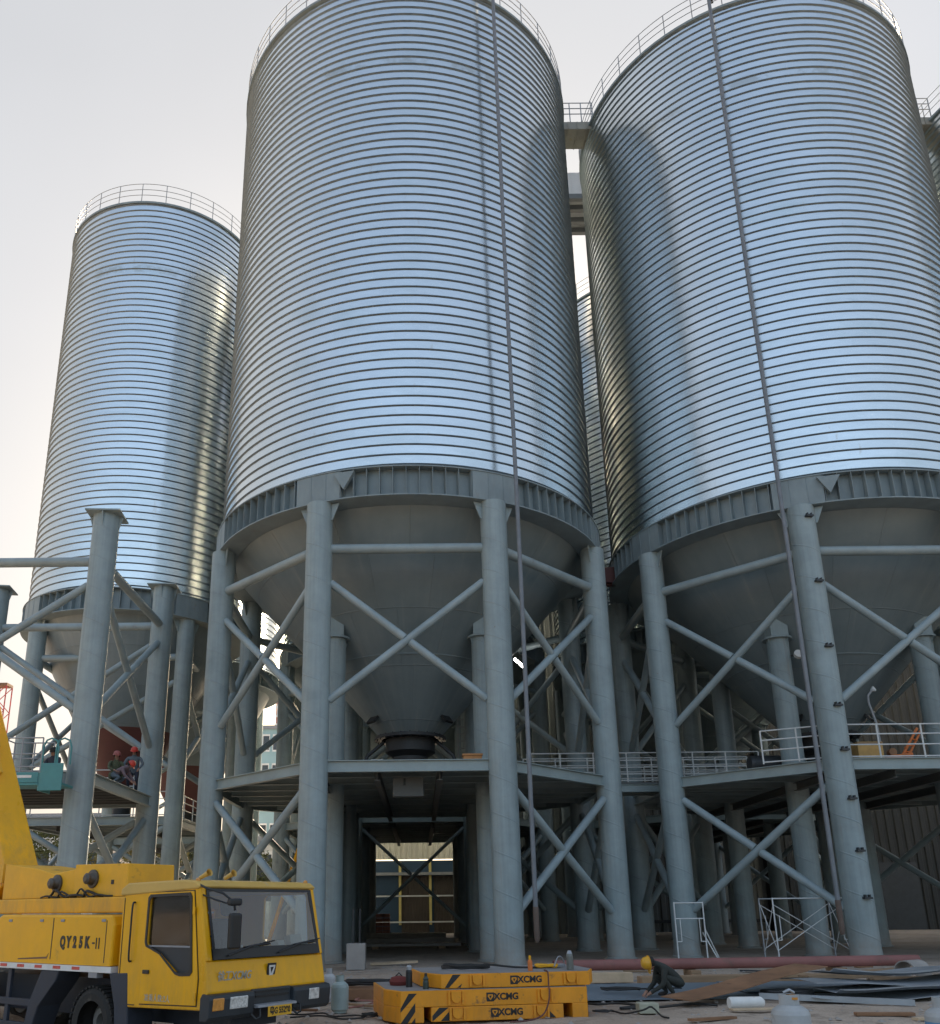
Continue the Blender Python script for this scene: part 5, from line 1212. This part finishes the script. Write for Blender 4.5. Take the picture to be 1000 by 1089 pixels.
# large ribbed shed behind the right-hand silos
s_ = empty('clad_shed', 'large pale ribbed shed standing in shade behind the right-hand silos', 'shed', (5.6, 62.5, 0))
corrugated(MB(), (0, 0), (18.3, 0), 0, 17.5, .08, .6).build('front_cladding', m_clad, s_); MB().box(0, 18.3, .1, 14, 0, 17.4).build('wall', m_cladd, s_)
MB().prism([(-.1, 17.5), (14.2, 17.5), (14.2, 17.9), (7, 19.5), (-.1, 17.9)], 'x', -.3, 18.35).build('roof', m_roof, s_)
for z in (.6, 6.5, 12): MB().box(0, 18.2, -.16, -.02, z, z + .2).build('rail', m_dark, s_)
e_ = empty('filler_tower', 'tall grey clad filler tower added behind the two front silos to close bright sky gaps', 'tower', (3.6, 60.6, 0))  # added filler that blocks the bright sky between the back silos
corrugated(MB(), (0, 0), (9.5, 0), 0, 32, .08, .6).build('front_cladding', m_cladd, e_); MB().box(0, 9.5, .1, 1.8, 0, 31.9).build('wall', m_cladd, e_); MB().box(-.2, 9.7, -.1, 2.0, 32, 32.3).build('roof', m_greyp, e_)
d_ = empty('shade_backdrop', 'tall near-black shed added behind the right silo to stand in for deep shade', 'shed', (24, 61.5, 0))  # added backdrop; its near-black colour stands in for shade under the silos
m_dkc = M('shade_dark_cladding', (.028, .031, .032), .7, 0, .2, .6)
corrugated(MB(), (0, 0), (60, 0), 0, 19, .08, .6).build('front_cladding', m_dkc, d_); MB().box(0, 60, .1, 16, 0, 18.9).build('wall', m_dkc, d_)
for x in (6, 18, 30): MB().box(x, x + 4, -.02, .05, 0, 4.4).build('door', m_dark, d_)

def tower(label, x0, x1, y, d, h, mat, rows, cols, wmat=m_pane, cat='building', roofm=None, name='building', z0=3.0):
    o = empty(name, label, cat, ((x0 + x1) / 2, y, 0)); w_ = x1 - x0
    MB().box(-w_ / 2, w_ / 2, 0, d, 0, h).build('wall', mat, o)
    me_w = None
    fh = (h - z0) / rows; cw = w_ / cols
    mf = MB().box(-cw * .34, cw * .34, -.10, -.004, 0, fh * .56); me_f = None
    for r_ in range(rows):
        for c_ in range(cols):
            loc = (-w_ / 2 + cw * (c_ + .5), 0, z0 + fh * (r_ + .22))
            if me_w is None:
                fr = MB().prism([(-cw * .36, 0), (cw * .36, 0), (cw * .36, fh * .6), (-cw * .36, fh * .6)], 'y', -.08, -.003, 0, None, [[(-cw * .30, fh * .06), (cw * .30, fh * .06), (cw * .30, fh * .54), (-cw * .30, fh * .54)]]).build('window', m_white, o, loc); me_w = fr.data
                pn_ = MB().box(-cw * .30, cw * .30, -.03, -.004, fh * .06, fh * .54).build('pane', wmat, fr); me_p = pn_.data
            else:
                fr = bpy.data.objects.new('window', me_w); COL.objects.link(fr); fr.parent = o; fr.location = loc
                pn_ = bpy.data.objects.new('pane', me_p); COL.objects.link(pn_); pn_.parent = fr
    MB().box(-w_ / 2 - .3, w_ / 2 + .3, -.3, d + .3, h, h + .5).build('roof', roofm or m_greyp, o)
    return o
tower('light blue tall block far behind, seen between the left legs of the middle silo', -21.5, -14.6, 118, 8, 25.5, m_wallb, 6, 5, z0=1.5)
t_ = tower('pink block with white bands far behind, higher than the light blue one before it', -22.5, -13.4, 135, 8, 33.5, m_wallp, 9, 6)
for i in range(5): MB().box(-4.6, 4.6, -.14, -.02, 26.6 + i * 1.4, 27.0 + i * 1.4).build('band', m_white, t_)
tower('pale low building with windows far behind the left platform', -52, -34, 96, 10, 11.5, m_wallw, 3, 7)
tower('tan low building far behind, between the left column and the slim silo legs', -30, -23, 100, 10, 8.5, m_wallt, 2, 4)
tower('pale grey low building far behind the truck cab', -19.5, -8.5, 88, 8, 8.2, m_wallw, 1, 4)
tower('cream low building at the far left edge, behind the crane boom', -80, -56, 105, 10, 12.5, m_cream, 3, 8)
o = tag(MB().prism([(-14, 2.6), (14, 2.6), (14, 3.0), (0, 4.0), (-14, 3.0)], 'y', -4, 4).box(-13.6, 13.6, -3.8, 3.8, 0, 2.6).build('site_hut', m_under, None, (-20, 72, 0)), 'long dark site hut with a low roof far behind the left frame', 'hut')
tag(corrugated(MB(), (-60, 64), (-9.5, 62), 0, 2.3, .06, .5).build('site_fence', m_rail), 'pale corrugated site fence far behind the left silos', 'fence')

def tree(label, x, y, h, rad, leaf, seed):
    rnd = random.Random(seed); o = empty('tree', label, 'tree', (x, y, 0), 0, 'trees far behind the left silos')
    b = MB(); b.tube([(0, 0, 0), (.1, .05, h * .35), (.0, .1, h * .6)], [.22, .16, .08], 8)
    lim = []
    for i in range(7):
        q = rnd.random() * 6.28; p = Vector((0, 0, h * rnd.uniform(.28, .5))); e_ = Vector((math.cos(q) * rad * .6, math.sin(q) * rad * .6, h * rnd.uniform(.6, .85))); b.tube([p, (p + e_) / 2 + Vector((0, 0, .2)), e_], [.09, .06, .02], 6); lim.append(e_)
    b.build('trunk', m_bark, o)
    c = MB(); cl = [Vector((rnd.gauss(0, .42) * rad, rnd.gauss(0, .42) * rad, h * rnd.uniform(.42, .98))) for _ in range(34)] + lim
    for p in cl:
        cr = rad * rnd.uniform(.2, .36)
        for _ in range(70):
            d_ = Vector((rnd.gauss(0, 1), rnd.gauss(0, 1), rnd.gauss(0, .8))); d_ = d_.normalized() * cr * rnd.random() ** .4
            s = rnd.uniform(.10, .2); a = Vector((rnd.gauss(0, 1), rnd.gauss(0, 1), rnd.gauss(0, 1))).normalized(); bb = a.orthogonal().normalized(); w0 = p + d_
            c.add([w0 - a * s, w0 + bb * s * .6, w0 + a * s, w0 - bb * s * .6], [(0, 1, 2, 3)])
    c.build('crown', leaf, o, fix=False)
tree('broad yellowing tree far behind, right of the tall capped column', -23.5, 78, 9.5, 4.0, m_leaf2, 1)
tree('darker green tree far behind, between the slim silo legs', -19.5, 82, 8.5, 3.4, m_leaf, 2)
tree('mid green tree far behind, left of the tall capped column', -32.5, 80, 9.5, 3.6, m_leaf, 3)
tree('dark tree far behind the truck cab, low between the silo legs', -13.5, 80, 6.5, 2.8, m_leaf, 4)
o = empty('far_lattice_crane', 'thin red lattice crane mast far behind at the left edge', 'tower crane', (-46.5, 95, 0)); b = MB(); hh = 26
for x in (-.7, .7):
    for y in (-.7, .7): b.tube([(x, y, 0), (x, y, hh)], .07, 5)
for i in range(18):
    z = i * hh / 18; s = 1 if i % 2 else -1
    for y in (-.7, .7): b.tube([(-.7 * s, y, z), (.7 * s, y, z + hh / 18)], .05, 5)
b.build('mast', m_redref, o); MB().box(-.75, .75, -.75, .75, hh, hh + .3).build('mast_cap', m_rust, o)

# ------------------------------------------------------------------ ground: one sheet, dipping a little where the crane stands
def sst(a, b_, x): t = max(0, min(1, (x - a) / (b_ - a))); return t * t * (3 - 2 * t)
def gz(x, y):
    dip = (1 - sst(-2.9, -1.7, x)) * (1 - sst(17.5, 21, y)) * sst(-40, -25, x)
    dip2 = sst(3.8, 4.6, x) * (1 - sst(12.9, 14.6, y)) * (1 - sst(12, 20, x))
    near = (1 - sst(24, 34, y)) * sst(9, 11, y) * sst(-10, -6, x) * (1 - sst(16, 20, x))
    from mathutils import noise
    lump = noise.fractal(Vector((x * .9, y * .9, 3.1)), 1.0, 2.1, 4) * .035 + noise.fractal(Vector((x * 4, y * 4, 1.7)), 1.0, 2.0, 3) * .014
    ruts = 0
    for off in (0, 1.9, 5.2, 7.1):
        d_r = abs((y - 23.9 - off * .35) - .10 * (x - 4) - .25 * math.sin(x * .35 + off)); ruts -= .035 * max(0, 1 - d_r / .28) - .018 * max(0, 1 - abs(d_r - .38) / .16)
    flat = 1 - .75 * ((1.8 < x < 12) and (16.5 < y < 22))
    return -.43 * dip - .2 * dip2 + .012 * math.sin(x * 1.3 + y * .7) + near * (lump * flat - .012 + ruts * (1 if y > 22.8 else 0))
xs = [-900, -300, -120, -60] + [-40 + i * 2 for i in range(15)] + [-11 + i * .16 for i in range(182)] + [18.5, 20, 22, 26, 32, 40, 60, 120, 300, 900]
ys = [-300, -80, -20, 0, 6, 9] + [10 + i * .16 for i in range(140)] + [33, 36, 40, 46, 52, 60, 70, 90, 130, 200, 400, 1200]
vs = [(x, y, gz(x, y)) for y in ys for x in xs]; nx = len(xs)
fs = [(j * nx + i, j * nx + i + 1, (j + 1) * nx + i + 1, (j + 1) * nx + i) for j in range(len(ys) - 1) for i in range(nx - 1)]
gr = MB(); gr.add(vs, fs, 0, True); gr = gr.build('ground', m_ground, fix=False); gr['kind'] = 'structure'

# ------------------------------------------------------------------ camera, light
W = bpy.data.worlds.new('World'); S.world = W; W.use_nodes = True
BACK_HAZE = .25
HAZE_HI, HAZE_LO = (1.14, 1.165, 1.20), (1.0, 1.005, 1.01)
SUN_AZ, SUN_EL = 2, 20                       # degrees from the view direction (+Y), towards -X
sky = W.node_tree.nodes.new('ShaderNodeTexSky'); sky.sky_type = 'NISHITA'; sky.sun_disc = False
sky.sun_elevation = R(SUN_EL); sky.sun_rotation = R(SUN_AZ); sky.air_density = 1.0; sky.dust_density = 6.0; sky.ozone_density = .6; sky.altitude = 0
bg = W.node_tree.nodes['Background']; bg.inputs['Strength'].default_value = .115
# bright milky haze over the western half of the sky, in front of the camera
wt = W.node_tree
tc = wt.nodes.new('ShaderNodeTexCoord'); dp = wt.nodes.new('ShaderNodeVectorMath'); dp.operation = 'DOT_PRODUCT'
hd = Vector((-.25, .95, .12)).normalized(); dp.inputs[1].default_value = hd
wt.links.new(tc.outputs['Generated'], dp.inputs[0])
hz = ramp(wt, dp.outputs['Value'], -.45, .75, BACK_HAZE, 1); hz.node.interpolation_type = 'SMOOTHSTEP'
sx = wt.nodes.new('ShaderNodeSeparateXYZ'); wt.links.new(tc.outputs['Generated'], sx.inputs[0])
low = ramp(wt, sx.outputs[2], 0.0, .55, 1, 0)
wn_ = nd(wt, 'ShaderNodeTexNoise', Scale=1.6, Detail=4.); wt.links.new(tc.outputs['Generated'], wn_.inputs['Vector'])
hc = mixc(wt, low, HAZE_HI, HAZE_LO)
hc = mixc(wt, 1.0, hc, mth(wt, 'MULTIPLY', hz, ramp(wt, wn_.outputs[0], .3, .7, .90, 1.08)), 'MULTIPLY')
sc_ = mixc(wt, hz, mixc(wt, 1.0, sky.outputs[0], (.80, .80, .78), 'MULTIPLY'), mixc(wt, 1.0, sky.outputs[0], (.06, .06, .06), 'MULTIPLY'))
tot = mixc(wt, 1.0, sc_, hc, 'ADD')
# warm aureole that thick haze spreads round the low sun (hidden behind the silos)
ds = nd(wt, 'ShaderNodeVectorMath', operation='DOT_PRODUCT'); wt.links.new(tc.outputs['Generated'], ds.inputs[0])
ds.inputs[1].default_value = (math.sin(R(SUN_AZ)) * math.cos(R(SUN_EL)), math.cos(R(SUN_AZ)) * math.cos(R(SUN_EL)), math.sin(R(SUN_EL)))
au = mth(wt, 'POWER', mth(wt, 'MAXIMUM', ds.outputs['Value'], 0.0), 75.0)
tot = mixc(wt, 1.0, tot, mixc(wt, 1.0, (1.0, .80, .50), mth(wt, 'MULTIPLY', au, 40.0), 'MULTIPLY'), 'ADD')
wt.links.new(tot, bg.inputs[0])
su = bpy.data.lights.new('sun', 'SUN'); su.energy = 4.0; su.angle = R(.5); su.color = (1, .80, .58)
so = bpy.data.objects.new('sun', su); COL.objects.link(so)
d = Vector((math.sin(R(SUN_AZ)) * math.cos(R(SUN_EL)), math.cos(R(SUN_AZ)) * math.cos(R(SUN_EL)), math.sin(R(SUN_EL))))
so.rotation_euler = d.to_track_quat('Z', 'Y').to_euler(); so.location = (-20, 120, 60)

S.cycles.max_bounces = 14; S.cycles.glossy_bounces = 10; S.cycles.transparent_max_bounces = 16
cam = bpy.data.cameras.new('camera'); co = bpy.data.objects.new('camera', cam); COL.objects.link(co)
fw = Vector((.0030621, .95719666, .28942215)); rt = Vector((.999942375, .0000470917684, -.0107351855)); up = Vector((.01028931, -.28943834, .95714136))
co.matrix_world = Matrix(((rt.x, up.x, -fw.x, 0), (rt.y, up.y, -fw.y, 0), (rt.z, up.z, -fw.z, 1.75), (0, 0, 0, 1)))
cam.sensor_fit = 'VERTICAL'; cam.sensor_height = 36; cam.lens = 927.43 / 1089 * 36
cam.shift_x = (500 - 446.995) / 1089; cam.shift_y = (685.346 - 544.5) / 1089
cam.clip_end = 2000
S.camera = co
S.view_settings.view_transform = 'Standard'; S.view_settings.look = 'None'; S.view_settings.exposure = 2.2; S.view_settings.gamma = 1
